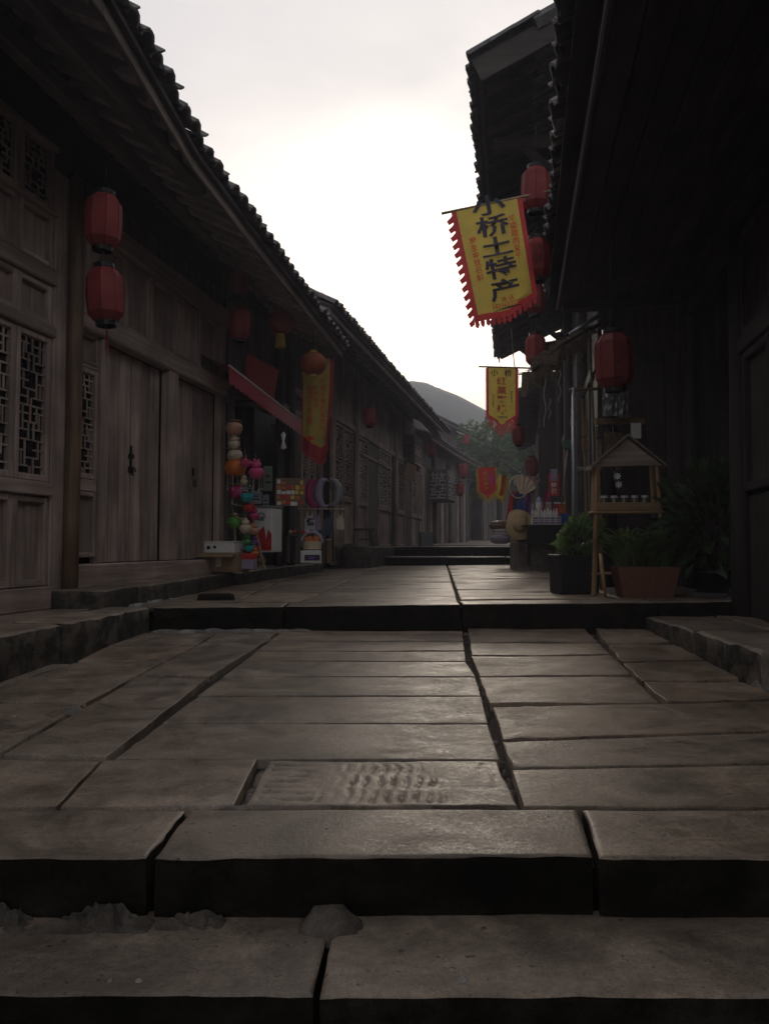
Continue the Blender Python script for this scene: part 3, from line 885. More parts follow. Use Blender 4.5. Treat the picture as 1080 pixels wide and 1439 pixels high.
def plank_wall(t, sg, x0, x1, z0, z1, w, mat, y=0.0, th=.03, name='plank', jitter=.25):
    x = x0
    while x < x1 - .01:
        e = min(x1, x + w * rnd.uniform(1 - jitter, 1 + jitter))
        if x1 - e < w * .4: e = x1
        j = rnd.uniform(-.004, .004)
        bx(name, MT[mat], t, x + .002, e - .002, y + j, y + j - sg * th, z0, z1, .004)
        x = e
def post(t, x, y, z0, z1, r, mat='dark_v', n=12, bend=.006):
    pts = []; k = 7
    for i in range(k):
        f = i / (k - 1)
        pts.append((x + bend * math.sin(f * 5 + x), y + bend * math.cos(f * 4 + x * 2), z0 + (z1 - z0) * f))
    return obj('post', MB().tube(pts, [r * (1.05 - .1 * i / (k - 1)) for i in range(k)], n), MT[mat], t, True)

# ------------------------------------------------------------------ left house A (doors and lattice windows, shop bay at its end)
dA = 5.49
A = Frame(LW_0 + LW_S * dA, dA, -.43, LW_S, 'timber_house', 'weathered timber house with lattice windows and plank doors, shop bay at its end')
t = A.t
sE = 4.55                                                     # end of house A along the facade
eaveW = [P(156, 0, 3.81), P(280, 222, 5.256), P(367, 340, 6.56), P(485, 494, 9.656)]
ev = []
for p in eaveW:
    x, y, z = A.loc(p); ev.append((x, -y, z))
n0 = ev[0]
ev = [(-9.0, n0[1] + .25, n0[2] + .12)] + ev
roofA = roof(A, ev, -1, .5, 2.4, -8.5, ev[-1][0], spacing=.165, courses=4, rafters=(.22, .095, .085, .66), tiles_from=-2.6)
# eave purlin and inner purlin, tie beams carrying them
p0, p1 = A.loc(P(50, 0, 3.755)), A.loc(P(283, 262, 5.63))
obj('purlin', MB().bar((-8, p0[1], p0[2] + .01), (p1[0], p1[1], p1[2]), .10, .15, ch=.015), MT['dark_h'], t)
obj('purlin', MB().bar((p1[0] - .02, p1[1] + .02, p1[2] + .10), (ev[-1][0] - .05, p1[1] + .10, ev[-1][2] + .16), .09, .12, ch=.015), MT['dark_h'], t)
obj('purlin', MB().bar((-8, -.42, 3.44), (sE, -.42, 3.20), .09, .13, ch=.015), MT['dark_h'], t)
S, Z = A.S, A.Z
sP1, sP2 = S(88), S(314)
for s_ in (-5.4, -2.7):
    obj('tie_beam', MB().box(s_ - .045, s_ + .045, -1.02, .3, 3.02, 3.18, .012), MT['dark_y'], t)
    obj('bracket', MB().bar((s_, -.04, 2.55), (s_, -.62, 3.04), .05, .07, ch=.008), MT['dark_y'], t)
# posts
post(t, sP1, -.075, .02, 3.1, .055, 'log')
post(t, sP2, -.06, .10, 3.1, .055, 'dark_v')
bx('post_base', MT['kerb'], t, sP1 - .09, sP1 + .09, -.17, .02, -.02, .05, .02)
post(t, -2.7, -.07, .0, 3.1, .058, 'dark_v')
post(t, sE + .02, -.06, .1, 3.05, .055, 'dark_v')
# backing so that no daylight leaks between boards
bx('light_block_wall', MT['black'], t, -8.4, 3.02, .10, .14, 0, 3.9)
bx('light_block_wall', MT['black'], t, -8.4, sE, 3.9, 3.96, 0, 3.6)
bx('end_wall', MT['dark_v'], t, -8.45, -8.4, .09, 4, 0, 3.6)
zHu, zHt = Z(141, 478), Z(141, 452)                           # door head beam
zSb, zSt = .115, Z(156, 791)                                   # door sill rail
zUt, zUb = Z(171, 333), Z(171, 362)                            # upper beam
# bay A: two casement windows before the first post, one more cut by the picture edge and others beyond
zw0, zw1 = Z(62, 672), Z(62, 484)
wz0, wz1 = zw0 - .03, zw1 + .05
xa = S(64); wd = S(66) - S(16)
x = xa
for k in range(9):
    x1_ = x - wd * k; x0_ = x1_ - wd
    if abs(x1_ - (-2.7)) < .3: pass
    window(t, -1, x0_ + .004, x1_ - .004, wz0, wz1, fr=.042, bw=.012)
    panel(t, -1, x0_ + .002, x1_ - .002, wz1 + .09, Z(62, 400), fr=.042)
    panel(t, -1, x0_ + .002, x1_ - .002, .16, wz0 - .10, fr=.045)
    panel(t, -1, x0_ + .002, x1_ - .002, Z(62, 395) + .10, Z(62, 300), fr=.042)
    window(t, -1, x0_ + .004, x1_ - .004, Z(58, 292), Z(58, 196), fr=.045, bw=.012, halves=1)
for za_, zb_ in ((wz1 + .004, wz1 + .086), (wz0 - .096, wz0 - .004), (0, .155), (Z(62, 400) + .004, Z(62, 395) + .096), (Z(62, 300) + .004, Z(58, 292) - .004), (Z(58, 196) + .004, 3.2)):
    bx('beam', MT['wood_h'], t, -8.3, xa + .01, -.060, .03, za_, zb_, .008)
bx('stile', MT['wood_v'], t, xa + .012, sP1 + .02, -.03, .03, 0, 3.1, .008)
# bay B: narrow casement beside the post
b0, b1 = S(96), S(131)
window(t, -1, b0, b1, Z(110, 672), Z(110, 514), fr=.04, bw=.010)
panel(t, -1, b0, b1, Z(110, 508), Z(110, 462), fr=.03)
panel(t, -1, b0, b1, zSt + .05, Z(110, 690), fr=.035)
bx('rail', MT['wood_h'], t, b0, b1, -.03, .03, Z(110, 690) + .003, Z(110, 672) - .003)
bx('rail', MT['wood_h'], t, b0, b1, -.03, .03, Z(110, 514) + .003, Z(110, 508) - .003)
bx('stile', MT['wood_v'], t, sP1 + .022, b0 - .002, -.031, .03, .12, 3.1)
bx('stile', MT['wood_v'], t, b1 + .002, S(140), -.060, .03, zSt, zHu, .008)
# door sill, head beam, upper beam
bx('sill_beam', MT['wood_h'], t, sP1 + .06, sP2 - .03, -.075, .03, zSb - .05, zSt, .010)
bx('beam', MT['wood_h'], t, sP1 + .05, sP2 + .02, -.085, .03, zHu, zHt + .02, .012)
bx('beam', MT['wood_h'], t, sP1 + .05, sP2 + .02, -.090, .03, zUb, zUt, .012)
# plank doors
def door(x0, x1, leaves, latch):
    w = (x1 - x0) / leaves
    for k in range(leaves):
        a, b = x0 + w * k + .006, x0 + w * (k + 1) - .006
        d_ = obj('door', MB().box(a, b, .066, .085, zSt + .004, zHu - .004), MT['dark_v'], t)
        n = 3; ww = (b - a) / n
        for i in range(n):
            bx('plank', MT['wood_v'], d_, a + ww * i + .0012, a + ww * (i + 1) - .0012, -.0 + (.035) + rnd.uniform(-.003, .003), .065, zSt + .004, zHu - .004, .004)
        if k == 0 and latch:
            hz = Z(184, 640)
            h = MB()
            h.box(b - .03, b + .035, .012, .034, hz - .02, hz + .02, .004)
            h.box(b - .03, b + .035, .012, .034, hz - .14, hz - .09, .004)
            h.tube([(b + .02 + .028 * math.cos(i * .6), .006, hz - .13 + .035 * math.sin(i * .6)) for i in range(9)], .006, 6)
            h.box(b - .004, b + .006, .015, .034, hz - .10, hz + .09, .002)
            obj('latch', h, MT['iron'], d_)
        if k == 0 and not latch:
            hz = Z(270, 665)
            h = MB(); h.box(b + .01, b + .03, .014, .034, hz - .02, hz + .06, .003)
            h.tube([(b + .03 + .022 * math.cos(i * .6), .012, hz - .09 + .04 * math.sin(i * .6)) for i in range(11)], .005, 6)
            obj('latch', h, MT['iron'], d_)
door(S(140) + .002, S(228), 2, True)
bx('stile', MT['wood_v'], t, S(228) + .002, S(240) - .002, -.070, .03, zSt, zHu, .010)
door(S(240), S(303), 2, False)
bx('stile', MT['wood_v'], t, S(303) + .002, sP2 - .02, -.035, .03, zSt, zHu, .008)
# upper panels
ub = [S(98), S(112), S(125), S(169), S(207), S(241), S(274), S(304)]
for i, (a, b) in enumerate(zip(ub, ub[1:])):
    if i in (1,):
        bx('stile', MT['wood_v'], t, a, b, -.03, .03, zHt + .02, zUb)
    else:
        panel(t, -1, a + .002, b - .002, zHt + .022, zUb - .002, fr=.028 if i == 0 else .04)
bx('stile', MT['wood_v'], t, ub[-1] + .002, sP2, -.03, .03, zHt + .02, zUb)
plank_wall(t, -1, sP1 + .05, sP2, zUt + .002, 3.2, .075, 'dark_v', y=-.012)
# conduit and junction box on the end post
obj('conduit', MB().tube([(sP2 - .10, -.07, zHt + .5), (sP2 - .10, -.07, zHt - .9)], .009, 6), MT['iron'], t)
bx('switch_box', MT['dark_v'], t, sP2 - .14, sP2 - .06, -.10, -.045, zHu - .06, zHu + .10)
# shop bay: dark open room
x0_, x1_ = sP2 + .04, sE + 1.35
bx('shop_floor', MT['slab'], t, x0_ - .02, sE, -.02, 2.4, .10, .15)
bx('back_wall', MT['dark_v'], t, 3.0, sE + .02, 2.4, 2.45, .1, 3.4)
bx('side_wall', MT['dark_v'], t, 3.0, 3.04, .09, 2.4, .1, 3.4)
bx('shop_ceiling', MT['soot'], t, 3.04, sE, .03, 2.4, 2.26, 2.30)
plank_wall(t, -1, sP2 + .03, sE, 2.30, 3.3, .12, 'dark_v')
bx('beam', MT['dark_h'], t, sP2 + .03, sE, -.04, .05, 2.12, 2.30, .01)

# ------------------------------------------------------------------ left house B (long facade with lattice doors)
oB = A.O + A.X * (sE + .04)
B = Frame(oB.x, oB.y, -.36, LW_S, 'timber_house', 'long timber house with lattice doors and a sagging tiled eave above the far steps')
t = B.t; S, Z = B.S, B.Z
e0, e1, e2 = P(471, 436, 9.30), P(570, 545, 14.9), P(632, 611, 21.5)
ev = []
for p in (e0, e1, e2):
    x, y, z = B.loc(p); ev.append((x, -y, z))
x_end = S(606)
ev[-1] = (ev[-1][0], ev[-1][1], ev[-1][2])
roof(B, ev, -1, .5, 2.6, ev[0][0] - .1, ev[-1][0], spacing=.175, courses=3, rafters=(.5, .08, .06, .5), fascia_mat='fascia')
bL = ev[-1][0] - .3
bx('light_block_wall', MT['black'], t, .9, bL, .05, .09, 0, 4.3)  # added black backing, keeps daylight from showing through the facade
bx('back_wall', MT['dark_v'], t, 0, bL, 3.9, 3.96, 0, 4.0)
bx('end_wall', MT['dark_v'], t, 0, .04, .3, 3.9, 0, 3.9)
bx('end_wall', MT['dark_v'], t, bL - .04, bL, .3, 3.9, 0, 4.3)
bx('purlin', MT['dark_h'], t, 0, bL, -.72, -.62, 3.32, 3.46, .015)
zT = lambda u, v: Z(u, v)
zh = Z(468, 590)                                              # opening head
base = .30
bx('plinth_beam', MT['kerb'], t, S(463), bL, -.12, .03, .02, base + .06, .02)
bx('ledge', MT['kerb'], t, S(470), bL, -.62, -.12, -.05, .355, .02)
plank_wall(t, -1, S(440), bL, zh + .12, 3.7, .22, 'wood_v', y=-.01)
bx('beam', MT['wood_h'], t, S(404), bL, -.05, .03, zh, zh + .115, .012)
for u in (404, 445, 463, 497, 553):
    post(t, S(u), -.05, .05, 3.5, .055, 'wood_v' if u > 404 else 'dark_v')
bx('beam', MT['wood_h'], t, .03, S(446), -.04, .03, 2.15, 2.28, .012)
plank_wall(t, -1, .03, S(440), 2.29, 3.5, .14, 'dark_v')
# lattice bays, from near to far
zl0, zl1 = Z(480, 700), Z(480, 608)
def bay(ua, ub_, lat=True, zb=None):
    a, b = S(ua), S(ub_)
    if lat:
        window(t, -1, a, b, zl0, zh - .01, fr=.05, bw=.018, halves=3)
        panel(t, -1, a, b, base + .06, zl0 - .004, fr=.05)
    else:
        bx('door', MT['dark_v'], t, a, b, .0, .04, base, zh - .01)
bay(421, 431); bay(432, 442); bay(466, 480); bay(481, 494)
bay(500, 515); bay(516, 530, False); bay(531, 548)
bay(557, 567); bay(568, 576, False); bay(577, 585); bay(586, 592)
plank_wall(t, -1, S(404), S(420), .12, zh, .16, 'dark_v')
plank_wall(t, -1, S(592), bL, .2, zh, .4, 'dark_v')
bx('transom', MT['wood_h'], t, S(499), S(549), -.035, .02, zh - .36, zh - .30, .008)
# slatted box hung under the eave
a_, b_ = S(566), S(571)
m_ = MB(); y0, y1 = -.32, -.02
zb0, zb1 = Z(571, 640, -.4), Z(571, 594, -.4)
vb_ = obj('shutter_box', MB().box(a_, b_ + .6, y0 + .03, y1, zb0, zb1, .01), MT['dark_v'], t)
for i in range(9):
    z_ = zb0 + (zb1 - zb0) * (i + .5) / 9
    obj('slat', MB().box(a_ - .03, b_ + .62, y0, y0 + .028, z_ - .03, z_ + .03, .005), MT['wood_h'], vb_)
    obj('slat', MB().box(a_ - .03, a_ - .002, y0 + .03, y1, z_ - .03, z_ + .03, .005), MT['dark_y'], vb_)

# ------------------------------------------------------------------ left house C, round the bend
c0, c1 = P(609, 614, 22.0), P(676, 656, 31.5)
sl = (c1.x - c0.x) / (c1.y - c0.y)
Cc = Frame(c0.x - .55, c0.y + .1, .05, sl, 'timber_house', 'small timber house with hanging lattice bay window where the street bends')
t = Cc.t
ev = []
for p in (c0, P(640, 636, 26.2), c1):
    x, y, z = Cc.loc(p); ev.append((x, -y, z))
roof(Cc, ev, -1, .48, 2.2, ev[0][0] + .05, ev[-1][0], spacing=.21, courses=2, rafters=None, deck_mat='dark_h')
cl_ = ev[-1][0]
bx('wall', MT['dark_v'], t, 0, cl_ - .2, .02, .3, -.3, 3.6)
bx('end_wall', MT['dark_v'], t, 0, .06, .3, 4.4, -.3, 4.0)
plank_wall(t, -1, .1, cl_ - .2, 2.4, 3.3, .3, 'dark_v')
x = .1
i = 0
while x < cl_ - .6:
    w = rnd.uniform(.35, .7)
    bx('panel' if i % 3 else 'door', MT['wood_v' if i % 3 == 1 else 'dark_v'], t, x, x + w - .03, -.03 - .02 * (i % 2), .0, -.1, 2.35, .012)
    x += w; i += 1
for s_ in (.05, 2.6, 5.2, 7.4):
    if s_ < cl_: post(t, s_, -.06, -.2, 3.1, .08)
zb0, zb1 = Cc.Z(612, 702, -.35) , Cc.Z(612, 657, -.35)
hw = obj('bay_window', MB().box(1.9, 3.3, -.62, .0, zb0, zb1, .02), MT['dark_v'], t)
lb = lattice_bars(1.2, zb1 - zb0 - .16, .035, 1)
obj('lattice', lb, MT['paleframe'], hw, loc=(2.0, -.635, zb0 + .08))
l2 = lattice_bars(.5, zb1 - zb0 - .16, .035, 1)
obj('lattice', l2, MT['paleframe'], hw, loc=(1.885, -.06, zb0 + .08), rot=(0, 0, -math.pi / 2))

# ------------------------------------------------------------------ left house D, further up, only its roof and upper wall show
d0, d1 = P(618, 588, 33.0), P(690, 623, 44.0)
sl = (d1.x - d0.x) / (d1.y - d0.y)
Dd = Frame(d0.x - .6, d0.y, .25, sl, 'timber_house', 'taller timber house behind the bend, only its tiled roof and dark upper wall showing')
ev = []
for p in (d0, d1):
    x, y, z = Dd.loc(p); ev.append((x, -y, z))
roof(Dd, ev, -1, .42, 1.4, ev[0][0], ev[-1][0], spacing=.26, courses=1, rafters=None, deck_mat='dark_h')
bx('wall', MT['dark_v'], Dd.t, .2, ev[-1][0], .05, 2.6, -.3, ev[0][2] + .25)
for k in range(6):
    bx('plank', MT['dark_v'], Dd.t, .3 + k * 1.8, 2.0 + k * 1.8, -.02, .04, 2.0, ev[0][2] - .1)

# ------------------------------------------------------------------ house E closing the street
E_ = Frame(6.0, 43.0, .35, .45, 'timber_house', 'dark timber house closing the street behind the small red flags')
ev = [(-2.0, .7, 3.1), (11.0, .7, 3.1)]
roof(E_, ev, -1, .45, 2.4, -2.0, 11.0, spacing=.26, courses=1, rafters=None, deck_mat='dark_h')
bx('wall', MT['dark_v'], E_.t, -1.8, 10.8, .02, 4.6, -.4, 3.5)
for k in range(10):
    bx('plank', MT['dark_v'], E_.t, -1.7 + k * .9, -.9 + k * .9, -.03, .03, -.3, 2.9, .01)

# ------------------------------------------------------------------ right house R, overhanging the near right side
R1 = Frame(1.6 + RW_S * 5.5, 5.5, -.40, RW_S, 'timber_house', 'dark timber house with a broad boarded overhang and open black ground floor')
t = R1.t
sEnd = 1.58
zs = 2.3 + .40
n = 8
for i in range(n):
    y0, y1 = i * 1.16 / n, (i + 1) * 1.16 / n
    bx('soffit_board', MT['black_boards'], t, -8, sEnd, y0 + .003, y1 - .003, zs + rnd.uniform(0, .004), zs + .03)
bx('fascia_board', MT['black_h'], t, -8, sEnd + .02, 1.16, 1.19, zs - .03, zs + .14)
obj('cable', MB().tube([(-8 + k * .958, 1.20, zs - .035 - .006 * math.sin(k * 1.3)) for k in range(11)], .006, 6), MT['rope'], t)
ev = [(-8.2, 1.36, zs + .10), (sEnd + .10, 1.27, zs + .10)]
roof(R1, ev, 1, .42, 2.2, -8.2, sEnd + .12, spacing=.17, courses=3, rafters=None, fascia=False, deck_mat='black_boards', tiles_from=-3.4, lime=.28)
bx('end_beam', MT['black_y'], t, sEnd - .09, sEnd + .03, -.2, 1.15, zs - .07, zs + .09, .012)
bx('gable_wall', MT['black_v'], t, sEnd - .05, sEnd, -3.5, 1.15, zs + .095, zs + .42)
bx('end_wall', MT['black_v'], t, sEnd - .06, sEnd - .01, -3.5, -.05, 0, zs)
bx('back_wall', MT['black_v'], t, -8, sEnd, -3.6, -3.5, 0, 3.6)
bx('light_block_wall', MT['black'], t, -8, -.1, -.12, -.08, -.2, 3.6)  # unseen black panel added behind the boards to stop light coming through
bx('room_ceiling', MT['black_boards'], t, -.1, sEnd - .06, -3.5, -.02, zs + .01, zs + .04)
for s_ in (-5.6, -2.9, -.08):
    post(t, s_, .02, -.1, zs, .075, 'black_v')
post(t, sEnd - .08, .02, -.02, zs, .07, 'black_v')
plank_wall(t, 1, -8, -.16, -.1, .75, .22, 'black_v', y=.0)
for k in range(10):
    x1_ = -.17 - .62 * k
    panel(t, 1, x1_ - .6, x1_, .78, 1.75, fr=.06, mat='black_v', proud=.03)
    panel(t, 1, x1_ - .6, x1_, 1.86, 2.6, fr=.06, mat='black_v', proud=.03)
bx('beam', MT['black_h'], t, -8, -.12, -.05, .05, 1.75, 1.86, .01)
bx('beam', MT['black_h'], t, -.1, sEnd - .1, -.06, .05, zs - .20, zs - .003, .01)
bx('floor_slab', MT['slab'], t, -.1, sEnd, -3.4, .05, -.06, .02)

# ------------------------------------------------------------------ right house Q, tall, behind it
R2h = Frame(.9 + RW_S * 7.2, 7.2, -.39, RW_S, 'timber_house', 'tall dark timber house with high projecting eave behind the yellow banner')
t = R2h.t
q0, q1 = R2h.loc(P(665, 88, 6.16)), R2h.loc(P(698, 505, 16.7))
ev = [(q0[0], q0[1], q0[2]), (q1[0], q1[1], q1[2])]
roof(R2h, ev, 1, .46, 2.6, q0[0], q1[0], spacing=.19, courses=3, rafters=(.34, .07, .06, .6), rafter_mat='black_y', fascia_mat='black_h', deck_mat='black_boards')
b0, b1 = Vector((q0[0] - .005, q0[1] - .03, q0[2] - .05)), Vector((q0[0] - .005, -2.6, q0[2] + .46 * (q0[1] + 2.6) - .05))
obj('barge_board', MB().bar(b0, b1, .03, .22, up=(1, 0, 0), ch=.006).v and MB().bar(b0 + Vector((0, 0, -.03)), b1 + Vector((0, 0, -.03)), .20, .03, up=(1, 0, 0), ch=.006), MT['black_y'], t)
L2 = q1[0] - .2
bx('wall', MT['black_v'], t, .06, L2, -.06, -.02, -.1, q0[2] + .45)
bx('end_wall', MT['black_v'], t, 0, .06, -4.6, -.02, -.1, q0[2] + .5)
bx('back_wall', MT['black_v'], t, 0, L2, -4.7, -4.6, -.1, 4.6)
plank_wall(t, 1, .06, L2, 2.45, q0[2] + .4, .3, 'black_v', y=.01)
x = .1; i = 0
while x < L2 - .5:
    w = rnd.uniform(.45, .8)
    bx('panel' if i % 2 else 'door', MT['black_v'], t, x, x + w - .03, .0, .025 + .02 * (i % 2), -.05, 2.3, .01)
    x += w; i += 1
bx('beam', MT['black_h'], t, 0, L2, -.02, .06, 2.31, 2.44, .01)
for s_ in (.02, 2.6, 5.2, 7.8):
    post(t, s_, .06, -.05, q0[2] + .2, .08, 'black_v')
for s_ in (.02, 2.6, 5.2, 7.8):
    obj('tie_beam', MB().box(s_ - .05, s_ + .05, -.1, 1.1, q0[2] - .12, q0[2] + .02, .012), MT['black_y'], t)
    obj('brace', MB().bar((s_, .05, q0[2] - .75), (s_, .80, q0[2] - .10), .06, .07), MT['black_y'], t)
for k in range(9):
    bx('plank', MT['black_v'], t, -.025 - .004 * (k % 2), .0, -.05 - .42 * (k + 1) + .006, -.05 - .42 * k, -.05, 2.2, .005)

# ------------------------------------------------------------------ right house S, further along
S1 = Frame(3.35, 16.6, -.02, .185, 'timber_house', 'low dark timber house up the street beyond the souvenir stall')
ev = [(0, .55, 3.3), (10.0, .55, 3.3)]
roof(S1, ev, 1, .45, 2.4, 0, 10.0, spacing=.24, courses=1, rafters=None, deck_mat='black_h', fascia_mat='black_h')
bx('wall', MT['black_v'], S1.t, .1, 9.9, -4.5, -.02, -.2, 3.5)
for k in range(12):
    bx('panel', MT['black_v'], S1.t, .15 + k * .8, .92 + k * .8, -.02, .02 + .02 * (k % 2), -.1, 2.6, .01)

# ================================================================== HILL, TREE
def hill_z(x, y):
    k = [(-420, 30), (-160, 46), (-20, 64), (12, 70), (22, 68), (31, 64), (44, 57), (70, 45), (110, 34), (200, 26), (420, 20)]
    x, y = x * 2, y * 2
    xx = x * 340 / max(y, 120)
    for (a, za_), (b, zb_) in zip(k, k[1:]):
        if xx <= b: break
    z = za_ + (zb_ - za_) * (xx - a) / (b - a)
    f = max(0, 1 - ((y - 340) / 190) ** 2) if y < 340 else max(.2, 1 - (y - 340) / 900)
    return .465 * z * f ** 1.3 + .6 * fbm((x * .02, y * .02, 1), 5) * f + .45 * fbm((x * .09, y * .09, 4), 4) * f + 2
m = MB()
nx, ny = 170, 60
for j in range(ny + 1):
    y = 78 + 210 * j / ny
    for i in range(nx + 1):
        x = (-150 + 300 * i / nx)
        m.v.append((x, y, hill_z(x, y)))
for j in range(ny):
    for i in range(nx):
        a = j * (nx + 1) + i
        m.f.append((a, a + 1, a + nx + 2, a + nx + 1))
MT['hill'] = stone('wooded_hillside', (.030, .045, .022), (.055, .070, .035), scale=.02, rmin=.9, rmax=1, bump=1)
struct(obj('hill', m, MT['hill'], None, True))

def leaf_cloud(n, fn, size, rs):
    """n bent leaves (two quads each) at points/directions given by fn()"""
    m = MB()
    for _ in range(n):
        p, d = fn()
        d = Vector(d).normalized()
        s_ = d.cross(Vector((rs.uniform(-1, 1), rs.uniform(-1, 1), rs.uniform(-.3, 1)))).normalized()
        up = s_.cross(d)
        ln = size * rs.uniform(.6, 1.35); w = ln * rs.uniform(.22, .36)
        a = Vector(p); b = a + d * ln * .5 + up * ln * .10; c = a + d * ln - up * ln * .08
        m.add([a, b + s_ * w, b - s_ * w, c], [(0, 1, 3), (0, 3, 2)])
    return m
def tree(u, v, d, w, h, base_z, label, n, rs):
    c = P(u, v, d)
    t = thing('leafy_tree', label, 'tree', (c.x, c.y, base_z), 0)
    H = c.z - base_z
    m = MB()
    m.tube([(0, 0, 0), (.05, .05, H * .4), (-.05, 0, H * .75), (0, 0, H + h * .2)], [.16, .13, .10, .04], 8)
    clumps = []
    for k in range(16):
        a = rs.uniform(0, 6.28); r = rs.uniform(.2, .95) ** .7
        q = Vector((math.cos(a) * r * w, math.sin(a) * r * w, H + rs.uniform(-.9, .9) * h * math.sqrt(max(.05, 1 - r * r * .8))))
        clumps.append((q, rs.uniform(.28, .5) * w))
        m.tube([(0, 0, H * rs.uniform(.5, .8)), q * .55 + Vector((0, 0, H * .42)), q], [.05, .03, .012], 5)
    obj('trunk', m, MT['bark'], t, True)
    def f():
        q, r = rs.choice(clumps)
        dv = Vector((rs.gauss(0, 1), rs.gauss(0, 1), rs.gauss(0, .8))).normalized()
        return q + dv * r * rs.uniform(.3, 1.0) ** .6, dv + Vector((0, 0, -.3))
    cr_ = stuff(obj('crown', leaf_cloud(n, f, .26, rs), MT['leaf_tree'], t))
    return t
rs = random.Random(3)
tree(700, 648, 36.0, 2.3, 1.7, .3, 'leafy green tree beyond the bend, behind the small yellow inn banner', 5200, rs)

# ================================================================== LANTERNS
HEX = dict(
    body=[(.058, -.165), (.078, -.150), (.106, -.112), (.112, 0), (.106, .112), (.078, .150), (.058, .165)])
_lm = {}
def lantern_meshes():
    b = MB().lathe(HEX['body'], 8, ph=R(22.5)).mesh('shade')
    b.materials.append(MT['red_cloth'])
    r = MB()
    for k in range(8):
        an = R(22.5) + k * math.pi / 4
        r.tube([(x * 1.012 * math.cos(an), x * 1.012 * math.sin(an), z) for x, z in HEX['body']], .0028, 4)
    r = r.mesh('ribs'); r.materials.append(MT['ink_dkred'])
    tr = []
    for z, s_ in ((.165, 1), (-.165, -1)):
        q = MB().lathe([(.060, z - .004), (.064, z), (.064, z + s_ * .026), (.056, z + s_ * .026), (.056, z)], 16).mesh('collar')
        q.materials.append(MT['iron']); tr.append(q)
    ts = MB()
    ts.tube([(0, 0, -.185), (0, 0, -.23)], .004, 5)
    for k in range(10):
        an = k * .628
        ts.tube([(.004 * math.cos(an), .004 * math.sin(an), -.23), (.012 * math.cos(an), .012 * math.sin(an), -.33 - .02 * (k % 3))], .0022, 4)
    ts = ts.mesh('tassel'); ts.materials.append(MT['ink_dkred'])
    return b, r, tr, ts
LB, LR, LT, LS = lantern_meshes()
def lantern(u, v, d, hpx, label, wire=.25, tassel=True, script=None, group=None, sz=None):
    c = P(u, v, d)
    k = sz or hpx / FPX * d / .37
    t = thing('paper_lantern', label, 'lantern', c, rnd.uniform(-.3, .3), group)
    t.rotation_euler = (rnd.uniform(-.04, .04), rnd.uniform(-.05, .05), rnd.uniform(-.35, .35))
    s_ = (k, k, k)
    sh = link('shade', LB, None, t, scale=s_); link('ribs', LR, None, sh); link('collar', LT[0], None, t, scale=s_); link('collar', LT[1], None, t, scale=s_)
    if tassel: link('tassel', LS, None, t, scale=s_)
    obj('wire', MB().tube([(-.045 * k, 0, .185 * k), (0, 0, .25 * k), (.045 * k, 0, .185 * k)], .003, 4).tube([(0, 0, .25 * k), (0, 0, .25 * k + wire)], .003, 4), MT['iron'], t)
    if script:
        R0 = .115 * k
        def fn(x, y, R0=R0):
            a = -math.pi / 2 + x / R0 * .96
            return Vector((R0 * math.cos(a), R0 * math.sin(a), y))
        text(script, .085 * k, MT['ink_dkred'], t, fn, bold=.03)
    return t
lantern(146, 311, 4.62, 84, 'upper dark red lantern of the pair before the plank doors', .10, False)
lantern(148, 415, 4.60, 86, 'lower red lantern with hanging tassel before the plank doors', .05, True)
lantern(335, 392, 7.62, 52, 'upper red lantern of the pair beside the shop post', .2, False)
lantern(337, 454, 7.60, 52, 'lower red lantern of the pair above the crimson awning end', .10, False)
lantern(752, 266, 6.05, 68, 'red lantern hung highest beside the yellow banner pole', .3, False)
lantern(754, 364, 6.10, 64, 'red lantern with dark writing hung beside the yellow banner', .12, False, '桥\n特')
lantern(751, 420, 8.3, 50, 'dim red lantern in shade just below the yellow banner edge', .1, False)
lantern(752, 492, 8.4, 48, 'bright red lantern above the thatched stall roof', .3, False)
lantern(862, 507, 4.95, 86, 'large red lantern with faint writing hung before the dark doorway', .52, False, '福\n旺')
lantern(519, 586, 13.5, 30, 'small red lantern under the long house eave', .5, False)
lantern(605, 631, 21.5, 22, 'tiny red lantern where the long eave ends', .6, False)
lantern(650, 661, 25.5, 22, 'tiny red lantern above the hanging bay window', .4, False)
lantern(646, 687, 25.0, 20, 'tiny red lantern beside the hanging bay window', .4, False)
lantern(655, 618, 30.0, 16, 'tiny pale red lantern up under the farthest roof', .4, False)
lantern(728, 612, 12.5, 30, 'small red lantern behind the lower yellow inn banner', .5, False)
lantern(747, 656, 15.0, 30, 'small red lantern above the souvenir stall fans', .5, False)

def round_lantern(u, v, d, wpx, label, fringe):
    c = P(u, v, d); r = wpx / FPX * d / 2
    t = thing('round_lantern', label, 'lantern', c, rnd.uniform(0, 1))
    prof = [(r * .30, -r * .80), (r * .62, -r * .70), (r * .90, -r * .38), (r, 0), (r * .90, r * .38), (r * .62, r * .70), (r * .30, r * .80)]
    sh = obj('shade', MB().lathe(prof, 40, rib=.035), MT['orange_cloth'], t, True)
    obj('collar', MB().lathe([(r * .28, r * .78), (r * .30, r * .95), (r * .22, r * .95)], 14), MT['gold'], t)
    obj('collar', MB().lathe([(r * .22, -r * .98), (r * .30, -r * .95), (r * .28, -r * .78)], 14), MT['gold'], t)
    obj('wire', MB().tube([(0, 0, r * .9), (0, 0, r * .9 + .45)], .003, 4), MT['iron'], t)
    if fringe:
        m = MB()
        for k in range(26):
            a = k * .2417
            m.tube([(r * .27 * math.cos(a), r * .27 * math.sin(a), -r * .95), (r * .33 * math.cos(a), r * .33 * math.sin(a), -r * (1.65 + .1 * (k % 2)))], .0065, 4)
        obj('fringe', m, MT['gold'], t)
round_lantern(394, 454, 8.5, 40, 'round orange lantern with gold fringe above the crimson awning', True)
